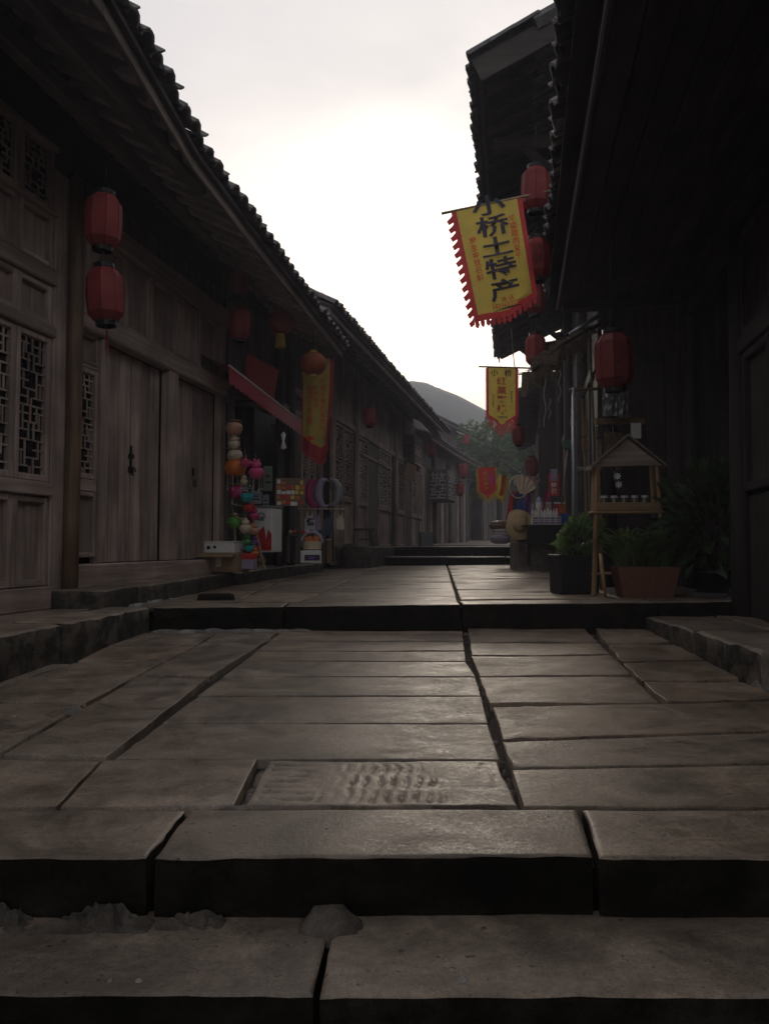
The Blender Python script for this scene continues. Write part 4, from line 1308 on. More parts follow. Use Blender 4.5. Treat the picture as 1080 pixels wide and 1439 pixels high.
round_lantern(440, 511, 8.9, 39, 'plain round orange lantern before the long yellow and red banner', False)

# ================================================================== BANNERS
def banner(name, label, loc, W_, H_, rot, bottom, taper=1.0, wave=.012, bw=.07, cloth='yellow_flag', border='red_flag', fringe=None, pole=None, trim='ink_green',
           folds=2.0, nu=28, nv=36, tail=None, border_l=True, border_r=True, cat='banner'):
    t = thing(name, label, cat, loc); t.rotation_euler = rot
    sd = rnd.uniform(0, 50)
    def F(x, z, off=0.0):
        """x from -W/2..W/2, z from 0 down to -H: cloth surface"""
        k = min(1, max(0, -z / H_))
        xx = x * (1 - (1 - taper) * k)
        y = wave * k ** .6 * math.sin(x / W_ * folds * 6.283 + sd + k * 1.5) + wave * .6 * k * math.sin(k * 7 + sd)
        return Vector((xx, y + off, z))
    A_, Bd, Tr = MB(), MB(), MB()
    for i in range(nu):
        for j in range(nv):
            q = []
            for (a, b) in ((i, j), (i + 1, j), (i + 1, j + 1), (i, j + 1)):
                s = a / nu; zb = -bottom(s) * H_
                q.append(((s - .5) * W_, zb * b / nv))
            cx = sum(p[0] for p in q) / 4; s = cx / W_ + .5; zc = sum(p[1] for p in q) / 4
            e = min(s if border_l else 9, 1 - s if border_r else 9, (bottom(s) * H_ + zc) / W_ if not tail else (bottom(s) * H_ + zc) / W_ * bw / tail)
            m_ = Bd if e < bw else (Tr if trim and e < bw + .035 else A_)
            m_.add([F(x, z) for x, z in q], [(0, 1, 2, 3)])
    c_ = obj('cloth', A_, MT[cloth], t, True)
    if Bd.f: obj('border', Bd, MT[border], t, True)
    if Tr.f: obj('trim', Tr, MT['gold'], t, True)
    if fringe:
        kind, fl, mat = fringe
        m = MB()
        if kind in ('hook', 'hook_side'):
            n = 13
            for k in range(n):                                 # saw-tooth tabs down the left side
                z0, z1 = -bottom(0) * H_ * (k + .15) / n - .02, -bottom(0) * H_ * (k + .95) / n - .02
                for sg in ((-1,) if kind == 'hook' else (-1, 1)):
                    X = sg * W_ / 2
                    zm = z1 + .25 * (z0 - z1)
                    m.add([F(X, z0), F(X, z1), F(X + sg * fl * .75, z1 - fl * .35), F(X + sg * fl, zm + fl * .1), F(X + sg * fl * .45, zm + (z0 - zm) * .55)], [(0, 1, 2, 3, 4)])
            n = 12
            for k in range(n):                                 # rounded tabs along the lower edge
                s0, s1 = (k + .08) / n, (k + .80) / n
                pts = []
                x0, x1 = (s0 - .5) * W_, (s1 - .5) * W_
                z0, z1 = -bottom(s0) * H_ + .002, -bottom(s1) * H_ + .002
                cv = [(x0, z0), (x0 - .002, z0 - fl * .7), (x0 + (x1 - x0) * .3, (z0 + z1) / 2 - fl * 1.1), (x0 + (x1 - x0) * .75, (z0 + z1) / 2 - fl), (x1, z1 - fl * .6), (x1, z1)]
                m.add([F(a, b) for a, b in cv], [tuple(range(6))])
        else:                                                   # thread fringe on the lower edge
            n = 30
            for k in range(n):
                s = (k + .5) / n
                x, z = (s - .5) * W_, -bottom(s) * H_ + .004
                a, b = F(x, z), F(x + rnd.uniform(-.01, .01), z - fl * rnd.uniform(.75, 1.1))
                w_ = W_ / n * (.36 if kind == 'thread' else .22)
                m.add([a + Vector((-w_, 0, 0)), a + Vector((w_, 0, 0)), b + Vector((w_ * .7, .004, 0)), b + Vector((-w_ * .7, .004, 0))], [(0, 1, 2, 3)])
            if kind == 'thread':
                n = 24
                for k in range(n):
                    for sg in (-1, 1):
                        z = -H_ * bottom(0) * (k + .3) / n
                        a, b, c = F(sg * W_ / 2, z), F(sg * W_ / 2, z - H_ / n * .8), F(sg * (W_ / 2 + .028), z - H_ / n * 1.1)
                        m.add([a, b, c], [(0, 1, 2)])
        obj('fringe', m, MT[mat], t, True)
    if pole:
        x0, x1, r, mt = pole
        obj('pole', MB().tube([(x0, .012, .012), (x1, .012, .012)], r, 8), MT[mt], t, True)
    def put(s, size, cx, cz, mat, bold=.02, sp=1.0, sx=1.0):
        text(s, size, MT[mat], t, lambda x, y: F(cx + x * sx, cz + y, -.013), bold=bold, spacing=sp)
    return t, put, F

# ---- big local-produce banner on its slanting pole
d = 6.0
lc = P(683, 288, d)
Wb, Hb = 102 / FPX * d, 168 / FPX * d
t, put, F = banner('shop_banner', 'large yellow banner with red scalloped edge and big dark brush characters', lc, Wb, Hb, (R(-4), R(-9.5), R(-6)),
                   lambda s: 1.0 if s < .55 else 1.0 - .13 * (s - .55) / .45, taper=.90, wave=.010, bw=.075, fringe=('hook', .050, 'red_flag'), pole=(-.36, .58, .011, 'bamboo'))
for k, ch in enumerate('小桥土特产'):
    z = -.022 - .178 * k
    put(ch, .178, .012 + .01 * k * .3, z, 'ink', .022, 1.0, 1.5)
put('\n'.join('野生金钗石斛'), .060, -Wb * .285, -.44, 'ink_red', .012, 1.05)
put('\n'.join('蜂蜜腊肉豆干'), .060, Wb * .315, -.32, 'ink_red', .012, 1.05)
put('电 话', .046, .03, -.800, 'ink_red', .01)
put('18206222227', .052, .03, -.845, 'ink_red', .01)
strk = MB(); strk.add([F(-.10, -.882, -.006), F(.02, -.872, -.006), F(.14, -.868, -.006), F(.14, -.862, -.006), F(.02, -.858, -.006), F(-.10, -.878, -.006)], [(0, 1, 2, 3, 4, 5)])
obj('brush_stroke', strk, MT['ink'], t)

# ---- inn banner lower down the street
d = 11.0
lc = P(705, 517, d)
Wb, Hb = 45 / FPX * d, 84 / FPX * d
t, put, F = banner('inn_banner', 'smaller yellow inn banner with red border, red characters and pink thread fringe', lc, Wb, Hb, (R(-2), R(.8), R(4)),
                   lambda s: .83 + .17 * (1 - abs(2 * s - 1)), taper=.97, wave=.008, bw=.075, fringe=('thread', .16, 'red_flag'), pole=(-.34, .62, .012, 'dark_h'), trim=None)
put('小', .11, -.115, -.085, 'ink_green', .02); put('桥', .11, .085, -.085, 'ink_green', .02)
for k, ch in enumerate('红菓客栈'):
    put(ch, .125, -.01, -.205 - .135 * k, 'ink_red', .015, 1.0, 1.25)
put('\n'.join('住宿餐饮停车'), .030, -.135, -.49, 'ink_green', .02)
put('\n'.join('麻将空调热水'), .030, .135, -.43, 'ink_green', .02)
put('电', .03, 0, -.675, 'ink_green', .02); put('15882901', .042, 0, -.725, 'ink_green', .02)

# ---- long banner hung under the eave on the left
d = 9.45
lc = P(447, 502, d)
Wb, Hb = 46 / FPX * d, 150 / FPX * d
t, put, F = banner('hanging_banner', 'long yellow banner with red edge and red pointed tail hung under the left eave', lc, Wb, Hb, (0, R(1.5), R(22)),
                   lambda s: .84 + .16 * (1 - abs(1.1 * s - .75)), taper=.80, wave=.040, bw=.10, fringe=('thread', .06, 'red_flag'), pole=(-.22, .24, .010, 'dark_h'), trim=None, border_l=False, folds=1.35, tail=.42)
put('\n'.join('往前小巷农家客栈'), .075, .075, -.60, 'ink_red', .015, 1.15)
put('\n'.join('住宿火锅'), .10, -.10, -.62, 'ink_red', .015, 1.25)
put('\n'.join('棋牌休闲'), .06, -.015, -.50, 'ink_red', .015, 1.2)
arrow = MB(); arrow.add([F(a, b, -.008) for a, b in ((-.16, -1.02), (-.06, -.97), (-.06, -1.00), (.10, -.99), (.12, -1.02), (-.06, -1.03), (-.06, -1.07))], [tuple(range(7))])
obj('arrow', arrow, MT['ink_red'], t)

# ---- two little hanging flags and their wire hanger
d = 12.0
lc = P(683, 657, d)
t, put, F = banner('small_flag', 'little red pennant with yellow lettering and gold fringe hanging over the street', lc, 27 / FPX * d, 44 / FPX * d, (0, R(-3), R(-8)),
                   lambda s: .78 + .22 * (1 - abs(2 * s - 1)), wave=.012, bw=.05, cloth='red_flag', border='gold', fringe=('thread', .085, 'gold'), trim=None, nu=16, nv=16)
put('\n'.join('老街特产'), .075, -.02, -.22, 'gold', .02, 1.1)
dm = MB(); dm.add([F(.07 + .065 * math.cos(a * .4) * (1 if a < 8 else .55), -.22 + .13 * math.sin(a * .4) * (1 if a < 8 else .75), -.007) for a in range(16)], [tuple(range(16))])
obj('emblem', dm, MT['pink'], t)
lc = P(708, 668, d + .15)
t, put, F = banner('small_flag', 'little orange and yellow pennant twisted beside the red one', lc, 20 / FPX * d, 36 / FPX * d, (R(6), R(8), R(40)),
                   lambda s: .9 + .1 * s, wave=.035, bw=.22, cloth='orange', border='yellow_flag', fringe=('thread', .05, 'gold'), trim=None, nu=14, nv=14)
hg = thing('wire_hanger', 'thin wire hanger on a long cord holding the two little pennants', 'hanger', P(701, 655, d))
m = MB()
top = P(702, 620, d) - P(701, 655, d)
m.tube([top, Vector((0, 0, .10)), Vector((0, 0, 0))], .004, 5)
for a in range(5):
    an = a * 1.256 + .3
    m.tube([(0, 0, .10), (.36 * math.cos(an), .36 * math.sin(an), .0)], .005, 4)
m.tube([(-.36, 0, 0), (.3, 0, -.02)], .005, 4)
obj('cord', m, MT['rope'], hg)

# ================================================================== LEFT SHOP
def kz(p): return -.285 + .004 * (p - 6)
# awning with scalloped valance
p0, p1 = P(322, 514, 7.55), P(431, 599, 10.0)
aw = thing('shop_awning', 'crimson vinyl awning with scalloped valance over the shop opening', 'awning', p0)
v = p1 - p0
back = Vector((-.40, .08, .22))
m = MB(); m.grid(lambda a, b: v * a + back * b + Vector((0, 0, -.03 * math.sin(b * 3.14))), 14, 4)
obj('canopy', m, MT['awning'], aw, True)
m = MB(); n = 210
for i in range(n):
    a0, a1 = i / n, (i + 1) / n
    def dr(a): return -.150 - .030 * abs(math.sin(a * 21 * math.pi))
    m.add([v * a0, v * a1, v * a1 + Vector((.0, 0, dr(a1))), v * a0 + Vector((.0, 0, dr(a0)))], [(0, 1, 2, 3)])
obj('valance', m, MT['awning'], aw)
obj('front_bar', MB().tube([Vector((0, 0, .004)), v + Vector((0, 0, .004))], .011, 6), MT['white'], aw)
for a in (.5, .97):
    obj('arm', MB().tube([v * a, v * a + back * 1.15 + Vector((0, 0, -.25))], .009, 6), MT['iron'], aw)
# red cloth over the opening, behind the awning
m = MB(); q = [P(347, 496, 8.35), P(392, 520, 9.1), P(385, 560, 9.1), P(345, 528, 8.35)]
o0 = q[3].copy()
m.grid(lambda a, b: (q[0].lerp(q[1], a)).lerp(q[3].lerp(q[2], a), b) - o0 + Vector((0, -.02 * math.sin(a * 9), 0)), 12, 6)
tag(obj('red_cloth', m, plain('dull_red_cloth', (.30, .03, .018), .8), None, True, o0), 'dull red cloth hung on the wall above the crimson awning', 'cloth')

def toy(u, v, d, px, mat, label, kind='pot', beads=True):
    c = P(u, v, d); r = px / FPX * d / 2
    t = thing('hanging_toy', label, 'toy', c, rnd.uniform(0, 3))
    if kind == 'pot':
        obj('body', MB().lathe([(r * .25, -r * .8), (r * .8, -r * .55), (r, 0), (r * .85, r * .5), (r * .5, r * .75)], 16), MT[mat], t, True)
        obj('rim', MB().lathe([(r * .5, r * .70), (r * .85, r * .80), (r * .85, r * .95), (r * .4, r * .98)], 16), MT['brown'], t)
        f = MB(); f.lathe([(0, -.004), (r * .12, 0), (0, .004)], 8, (r * .35, -r * .95, r * .1)).lathe([(0, -.004), (r * .12, 0), (0, .004)], 8, (-r * .35, -r * .95, r * .1))
        obj('painted_face', f, MT['ink_dkred'], t)
    elif kind == 'basket':
        obj('body', MB().lathe([(r * .7, -r * .7), (r * .95, -r * .2), (r, .4 * r), (r * .92, r * .45), (r * .6, -r * .5)], 18, rib=.06), MT[mat], t)
        obj('handle', MB().tube([(r * math.cos(a * .314), 0, .4 * r + r * .9 * math.sin(a * .314)) for a in range(11)], r * .06, 5), MT[mat], t)
    else:
        obj('body', MB().lathe([(0, -r), (r * .6, -r * .8), (r, -.1 * r), (r * .7, r * .3), (r * .55, r * .35)], 14), MT[mat], t, True)
        obj('head', MB().lathe([(r * .3, r * .3), (r * .62, r * .55), (r * .6, r * .9), (r * .3, r * 1.15), (0, r * 1.2)], 12), MT[mat], t, True)
        e = MB()
        for sx in (-1, 1): e.lathe([(0, r * 1.0), (r * .2, r * 1.1), (r * .12, r * 1.4), (0, r * 1.45)], 8, (sx * r * .35, 0, 0))
        obj('ears', e, MT[mat], t, True)
    obj('string', MB().tube([(0, 0, r * .9), (0, .01, r * .9 + .10)], .003, 4), MT['rope'], t)
    if beads:
        m = MB()
        for k in range(6):
            a = k * 1.047 + .4; x, y = r * .7 * math.cos(a), r * .7 * math.sin(a); l = r * rnd.uniform(1.0, 1.9)
            m.tube([(x, y, -r * .5), (x, y, -r * .5 - l)], .002, 4)
            m.lathe([(0, -.012), (.012, 0), (0, .012)], 6, (x, y, -r * .5 - l))
        obj('beads', m, MT['cream'], t)
TOYS = [(329, 602, 24, 'skin', 'clay-faced wind chime hung highest by the shop post', 'pot', 1), (329, 623, 18, 'cream', 'small cream clay figure under the highest wind chime', 'doll', 1),
        (330, 640, 22, 'cream', 'tan clay pot chime with dark rim by the shop post', 'pot', 0), (331, 657, 31, 'orange', 'big orange round toy drum hung by the shop post', 'pot', 1),
        (345, 650, 16, 'pink', 'hot pink little basket next to the orange drum', 'basket', 0), (360, 662, 24, 'pink', 'pink plush toy hanging from the stick over the shop door', 'doll', 1),
        (343, 676, 12, 'cream', 'small white charm with beads below the orange drum', 'doll', 1), (334, 692, 25, 'magenta', 'magenta round purse toy on the display rack', 'pot', 0),
        (347, 698, 19, 'teal', 'teal knitted basket toy on the display rack', 'basket', 0), (350, 713, 17, 'redp', 'red striped cup toy on the display rack', 'basket', 0),
        (357, 724, 16, 'magenta', 'dark pink plush on the display rack edge', 'doll', 0), (331, 734, 24, 'green', 'green balloon-like ball on the display rack', 'pot', 0),
        (345, 741, 19, 'cream', 'cream plush doll seated on the display rack', 'doll', 0), (357, 745, 16, 'skin', 'tan plush doll seated beside the cream one', 'doll', 0),
        (347, 760, 15, 'green', 'green toy figure low on the display rack', 'doll', 0), (357, 762, 14, 'purple', 'purple toy figure low on the display rack', 'doll', 0),
        (350, 770, 14, 'teal', 'turquoise toy car shape low on the display rack', 'basket', 0), (358, 777, 14, 'orange', 'orange toy figure at the foot of the rack', 'doll', 0),
        (366, 788, 15, 'brown', 'brown beaded toy on the kerb at the rack foot', 'pot', 0), (341, 781, 20, 'redp', 'red tub of sweets behind the boxes', 'basket', 0)]
for i, (u, v_, px, mt, lb, kd, bd) in enumerate(TOYS):
    toy(u, v_, 8.02 + .04 * (i % 4), px, mt, lb, kd, bool(bd))
rk = thing('display_rack', 'leaning bamboo display rack hung with bright toys', 'rack', P(350, 805, 8.1))
o = Vector(rk.location)
for a, b in (((326, 700, 8.1), (334, 800, 8.0)), ((340, 655, 8.2), (372, 800, 8.0)), ((324, 590, 8.1), (336, 612, 8.15))):
    obj('pole', MB().tube([P(*a) - o, P(*b) - o], .010, 6), MT['bamboo'], rk)
for a, b in (((326, 708, 8.1), (356, 715, 8.1)), ((330, 722, 8.12), (362, 745, 8.1)), ((336, 770, 8.1), (366, 775, 8.1)), ((332, 790, 8.1), (370, 795, 8.1))):
    obj('shelf', MB().bar(P(*a) - o, P(*b) - o, .12, .014), MT['bamboo'], rk)
obj('arm', MB().tube([P(338, 642, 8.15) - o, P(365, 657, 8.3) - o], .012, 6), MT['cream'], rk)
# boxes in front of the doors
def carton(name, label, u, vb, d, w, dp, h, rz, mat, flap=False, deco=None):
    c = P(u, vb, d)
    t = thing(name, label, 'box', c, rz)
    obj('body', MB().box(-w / 2, w / 2, -dp / 2, dp / 2, 0, h, .008), MT[mat], t)
    if flap:
        obj('flap', MB().bar((-w / 2, -dp / 2, h + .002), (-w / 2 - .10, -dp / 2 - .05, h + .03), .004, dp * .9).bar((0, -dp / 2, h), (.02, -dp / 2 - .16, h - .04), w * .9, .004), MT[mat], t)
        obj('tape', MB().box(-.03, .03, -dp / 2 - .002, dp / 2 + .002, h * .3, h + .002), MT['cream'], t)
    if deco: deco(t, w, dp, h)
    return t
carton('cardboard_box', 'brown open cardboard box on the plinth by the doors', 316, 804, 8.0, .42, .30, .20, R(-14), 'cardboard', True)
carton('black_box', 'black plastic box behind the cardboard box', 296, 800, 8.25, .36, .25, .30, R(-14), 'black_pot')
def pr(t, w, dp, h):
    obj('knob', MB().tube([(-.10, -dp / 2 - .004, h * .5), (-.10, -dp / 2 + .01, h * .5)], .02, 10).tube([(-.03, -dp / 2 - .004, h * .55), (-.03, -dp / 2 + .01, h * .55)], .017, 10), MT['iron'], t)
    bx('lid', MT['paper'], t, -w / 2 - .005, w / 2 + .005, -dp / 2 - .005, dp / 2, h, h + .012)
carton('amplifier_box', 'white printed box with black dials lying on the cardboard box', 313, 777, 8.05, .36, .26, .11, R(-12), 'paper', deco=pr)
carton('tin_box', 'small red and white printed tin beside the cardboard box', 350, 800, 7.95, .13, .12, .16, R(-14), 'lilac', deco=lambda t, w, dp, h: bx('band', MT['redp'], t, -w / 2 - .002, w / 2 + .002, -dp / 2 - .002, dp / 2, h * .62, h + .004))
# drinks cooler
ck = thing('drinks_cooler', 'white drinks cooler with red lower half and round logo inside the shop', 'cooler', P(374, 776, 8.75), R(-16))
bx('cabinet', MT['white'], ck, -.115, .115, -.10, .18, 0, .50, .01)
red = MB(); red.add([(-.112, -.104, .02), (.112, -.104, .02), (.112, -.104, .20), (.07, -.104, .26), (.045, -.104, .14), (.02, -.104, .30), (-.04, -.104, .24), (-.112, -.104, .27)], [tuple(range(8))])
obj('red_print', red, MT['redp'], ck)
lg = MB(); lg.tube([(-.02 + .058 * math.cos(a * .25), -.106, .385 + .058 * math.sin(a * .25)) for a in range(0, 14)], .004, 4)
obj('logo_arc', lg, MT['ink'], ck)
text('RIE', .062, MT['ink'], ck, lambda x, y: Vector((-.02 + x, -.108, .378 + y)), bold=.03)
bx('lid', MT['grey'], ck, -.12, .12, -.11, .19, .50, .525, .006)
# posters on the inner wall and little things hung in the shop
for (u0, v0, u1, v1, d, mt, lb) in ((370, 655, 383, 690, 9.2, 'green', 'faded green price poster inside the shop'), (369, 695, 378, 716, 9.25, 'paper', 'small framed notice inside the shop'), (352, 690, 368, 708, 9.0, 'lilac', 'pale plastic sheet hung inside the shop')):
    a, b = P(u0, v1, d), P(u1, v0, d)
    p = thing('poster', lb, 'poster', a)
    bx('sheet', plain('poster_' + mt, (.16, .19, .14) if mt == 'green' else (.30, .30, .32), .7), p, 0, b.x - a.x, 0, .006, 0, b.z - a.z, .001)
    bx('print', MT['ink'], p, (b.x - a.x) * .2, (b.x - a.x) * .8, -.002, 0, (b.z - a.z) * .3, (b.z - a.z) * .4, 0)
    bx('print', MT['ink'], p, (b.x - a.x) * .2, (b.x - a.x) * .7, -.002, 0, (b.z - a.z) * .55, (b.z - a.z) * .65, 0)
m = MB(); c = P(398, 620, 8.9); m.lathe([(.004, .11), (.03, .08), (.012, 0), (.04, -.08), (.0, -.10)], 8)
tag(obj('hanging_glove', m, MT['paper'], None, True, c), 'limp white glove hung inside the shop opening', 'glove')
# menu board
a, b = P(389, 705, 9.0), P(428, 668, 9.35)
mb_ = thing('menu_board', 'orange picture menu board with white price tags leaning by the shop', 'board', P(408, 714, 9.15), R(14))
w, h = .36, .34
bx('board', MT['brown'], mb_, -w / 2, w / 2, 0, .02, .02, h + .02)
ptc = random.Random(5)
for i in range(6):
    for j in range(5):
        mt = ptc.choice(['orange', 'redp', 'yellow', 'brown', 'orange'])
        if j == 2: mt = 'white' if i < 4 else 'yellow'
        x, z = -w / 2 + .02 + i * .055, .05 + j * .058
        bx('picture', MT[mt], mb_, x, x + ptc.uniform(.035, .052), -.004, 0, z, z + ptc.uniform(.03, .052), 0)
bx('price_tag', MT['white'], mb_, -.16, -.11, -.007, -.004, .035, .075, 0); bx('price_tag', MT['white'], mb_, .0, .08, -.007, -.004, .03, .075, 0); bx('price_tag', MT['white'], mb_, -.16, -.12, -.007, -.004, .29, .34, 0)
obj('leg', MB().bar((-.12, .02, -.5), (-.12, .01, .05), .02, .02).bar((.12, .02, -.5), (.12, .01, .05), .02, .02), MT['dark_v'], mb_)
# clothes rail, garments, crescent bags
cr_ = thing('clothes_rail', 'thin metal clothes rail beside the shop', 'rail', P(450, 790, 10.4), R(10))
o = Vector(cr_.location)
zr_ = P(450, 715, 10.4).z - o.z
obj('rail', MB().tube([(-.30, 0, zr_), (.33, 0, zr_)], .008, 6), MT['cream'], cr_)
for x in (-.28, .17):
    obj('post', MB().tube([(x, .02, 0), (x, .02, zr_ + (.40 if x > 0 else .0))], .009, 6), MT['iron'], cr_)
obj('top_hoop', MB().tube([(-.02 + .19 * math.cos(a * .314), .02, zr_ + .20 + .19 * math.sin(a * .314)) for a in range(11)], .005, 5), MT['iron'], cr_)
def vest(u, v, d, w, h, mt, lb, deco=None):
    t = thing('hanging_garment', lb, 'garment', P(u, v, d), R(8))
    m = MB()
    prof = [(-.5, 0), (-.5, .62), (-.34, .70), (-.30, .98), (-.20, .98), (-.12, .78), (.12, .78), (.20, .98), (.30, .98), (.34, .70), (.5, .62), (.5, 0)]
    for y in (-.012, .012): m.v += [(x * w, y + .008 * math.sin(x * 9), z * h) for x, z in prof]
    n = len(prof); m.f += [tuple(range(n)), tuple(range(n, 2 * n))[::-1]] + [(i, (i + 1) % n, n + (i + 1) % n, n + i) for i in range(n)]
    obj('fabric', m, MT[mt], t)
    if deco: text(deco, h * .38, MT['ink'], t, lambda x, y: Vector((x + .01, -.024, h * .45 + y)), bold=.04)
    obj('hook', MB().tube([(0, 0, h * .8), (0, 0, h + .02)], .004, 4), MT['iron'], t)
vest(435, 747, 10.35, .14, .27, 'white', 'white sleeveless top with black brush print on the rail', '悟')
vest(447, 745, 10.4, .07, .26, 'lilac', 'narrow pale scarf hung next to the white top')
vest(461, 752, 10.45, .13, .33, 'navy', 'dark blue patterned garment on the rail')
vest(478, 744, 10.5, .10, .24, 'cream', 'small cream cloth bag on the rail end')
def crescent(u, v, d, r, mt, lb, flip=1, rz=0.2):
    t = thing('crescent_bag', lb, 'bag', P(u, v, d), rz)
    m = MB(); pts, rad = [], []
    for k in range(13):
        a = R(60) + R(240) * k / 12
        pts.append((flip * r * math.cos(a) * .55, 0, r * math.sin(a))); rad.append(.004 + r * .30 * math.sin(math.pi * k / 12))
    obj('body', m.tube(pts, rad, 8), MT[mt], t, True)
    obj('strap', MB().tube([(flip * .02, 0, r * .8), (flip * r * .3, 0, r * 1.25), (.0, 0, r * 1.4)], .005, 4), MT['iron'], t)
crescent(443, 693, 10.2, .17, 'magenta', 'pink crescent shoulder bag hung on the hoop', 1)
crescent(457, 693, 10.25, .18, 'lilac', 'pale blue crescent bag hung on the hoop', 1)
crescent(466, 692, 10.3, .17, 'grey', 'grey striped crescent bag hung on the hoop', -1)
# table, basket, white box, post
tb = thing('goods_table', 'low dark table with odd goods outside the shop', 'table', P(428, 791, 9.9), R(12))
o = Vector(tb.location); zt = P(428, 751, 9.9).z - o.z
bx('top', MT['dark_h'], tb, -.24, .26, -.14, .2, zt - .025, zt, .005)
for x in (-.22, .23):
    for y in (-.12, .17): bx('leg', MT['dark_v'], tb, x - .016, x + .016, y - .016, y + .016, 0, zt - .025, .003)
for i in range(8):
    mt = ['cream', 'orange', 'purple', 'redp', 'white', 'brown', 'teal', 'navy'][i]
    c = P(408 + i * 6, 750, 9.85)
    g_ = tag(obj('trinket', MB().lathe([(.018, 0), (.028, .012), (.024, .03 + .012 * (i % 3)), (.008, .05)], 10), MT[mt], None, True, c),
             f'small {mt if mt != "redp" else "red"} trinket in the row on the low shop table', 'trinket', 'trinkets on the shop table')
wb = carton('white_box', 'white carton with purple label on the kerb before the shop table', 436, 791, 9.55, .26, .18, .155, R(10), 'white')
bx('label_print', MT['ink'], wb, -.08, .11, -.094, -.091, .03, .10, 0); bx('label_print', MT['purple'], wb, -.03, .05, -.096, -.094, .045, .085, 0)
bk = thing('toy_basket', 'striped wicker hoop basket of packets behind the white carton', 'basket', P(438, 772, 9.65))
obj('body', MB().lathe([(.12, 0), (.13, .10), (.11, .10)], 18), MT['cream'], bk)
obj('handle', MB().tube([(.13 * math.cos(a * .262), 0, .08 + .14 * math.sin(a * .262)) for a in range(13)], .02, 7), MT['lilac'], bk, True)
obj('packets', MB().obox((-.04, 0, .12), (1, 0, .3), (0, 1, 0), (-.3, 0, 1), .04, .03, .04).obox((.05, 0, .12), (1, 0, -.4), (0, 1, 0), (.4, 0, 1), .03, .03, .05), MT['orange'], bk)
bp_ = thing('bollard_post', 'short pale square post at the end of the shop kerb', 'post', P(462, 792, 10.9))
bx('shaft', MT['cardboard'], bp_, -.035, .035, -.035, .035, 0, .33, .006); bx('cap', MT['paper'], bp_, -.04, .04, -.04, .04, .33, .35, .004)
# stool on the platform and cardboard sign
st = thing('wooden_stool', 'small wooden stool on the raised ledge of the long house', 'stool', P(507, 768, 14.25), R(12))
bx('seat', MT['dark_h'], st, -.25, .25, -.09, .09, .30, .34, .01)
for x in (-1, 1):
    for y in (-1, 1): obj('leg', MB().bar((x * .17, y * .06, .30), (x * .24, y * .09, 0), .035, .035, ch=.004), MT['dark_v'], st)
obj('stretcher', MB().bar((-.2, 0, .13), (.2, 0, .13), .025, .03), MT['dark_h'], st)
sg_ = thing('hanging_sign', 'blank tan board hung askew below the shutter box', 'sign', P(575, 664, 17.5), R(25))
obj('board', MB().obox((0, 0, 0), (.95, 0, -.3), (0, 1, 0), (.3, 0, .95), .14, .015, .20, .006), MT['cardboard'], sg_)
obj('wire', MB().tube([(0, 0, .18), (-.02, 0, .42)], .005, 4), MT['iron'], sg_)
wx = carton('tin_tub', 'pale square tub on the far ledge by the dark door', 598, 768, 18.5, .30, .3, .35, R(10), 'grey')
# ================================================================== RIGHT-HAND STALLS
rs = random.Random(11)
def blades(n, R0, h0, spread, rsd, w=.018, droop=.5):
    """strap leaves from a crown: n arching blades"""
    m = MB()
    for _ in range(n):
        a = rsd.uniform(0, 6.283); r = R0 * math.sqrt(rsd.random())
        p = Vector((r * math.cos(a), r * math.sin(a), rsd.uniform(0, .05)))
        dv = Vector((math.cos(a + rsd.uniform(-.6, .6)), math.sin(a + rsd.uniform(-.6, .6)), 0))
        L_ = h0 * rsd.uniform(.55, 1.25); s_ = spread * rsd.uniform(.3, 1.1)
        sd_ = Vector((-dv.y, dv.x, 0)) * w * rsd.uniform(.6, 1.2)
        pts = [p + dv * (s_ * k ** 1.6) + Vector((0, 0, L_ * (k - droop * k ** 2.6))) for k in (0, .3, .6, .85, 1)]
        ws = (.4, 1, .95, .55, 0)
        o = len(m.v)
        for q, ww in zip(pts, ws): m.v += [tuple(q + sd_ * ww), tuple(q - sd_ * ww)]
        for k in range(4): m.f.append((o + 2 * k, o + 2 * k + 1, o + 2 * k + 3, o + 2 * k + 2))
    return m
def bushy(n, rx, rz_, size, rsd):
    def f():
        dv = Vector((rsd.gauss(0, 1), rsd.gauss(0, 1), rsd.gauss(.2, .8))).normalized()
        k = rsd.uniform(.25, 1) ** .6
        return Vector((dv.x * rx * k, dv.y * rx * k, rz_ * (1 + dv.z * k))), dv + Vector((0, 0, .2))
    return leaf_cloud(n, f, size, rsd)
zp = lambda p: z_plat(p[0], p[1])
# ---- trough planter with strap-leaved plants at the step edge
c = PG(905, 838, -.385); c.z = zp(c)
pt = thing('trough_planter', 'brown trough planter full of arching green strap leaves at the step edge', 'planter', c, R(-2))
tr_ = MB()
w0, w1, d0_, d1_, h = .185, .235, .10, .125, .235
tr_.add([(-w0, -d0_, 0), (w0, -d0_, 0), (w0, d0_, 0), (-w0, d0_, 0), (-w1, -d1_, h), (w1, -d1_, h), (w1, d1_, h), (-w1, d1_, h),
         (-w1 + .02, -d1_ + .02, h), (w1 - .02, -d1_ + .02, h), (w1 - .02, d1_ - .02, h), (-w1 + .02, d1_ - .02, h), (-w1 + .02, -d1_ + .02, h - .03), (w1 - .02, -d1_ + .02, h - .03), (w1 - .02, d1_ - .02, h - .03), (-w1 + .02, d1_ - .02, h - .03)],
        [(0, 3, 2, 1), (0, 1, 5, 4), (1, 2, 6, 5), (2, 3, 7, 6), (3, 0, 4, 7), (4, 5, 9, 8), (5, 6, 10, 9), (6, 7, 11, 10), (7, 4, 8, 11), (8, 9, 13, 12), (9, 10, 14, 13), (10, 11, 15, 14), (11, 8, 12, 15), (12, 13, 14, 15)])
obj('trough', tr_, MT['terracotta'], pt)
m = MB()
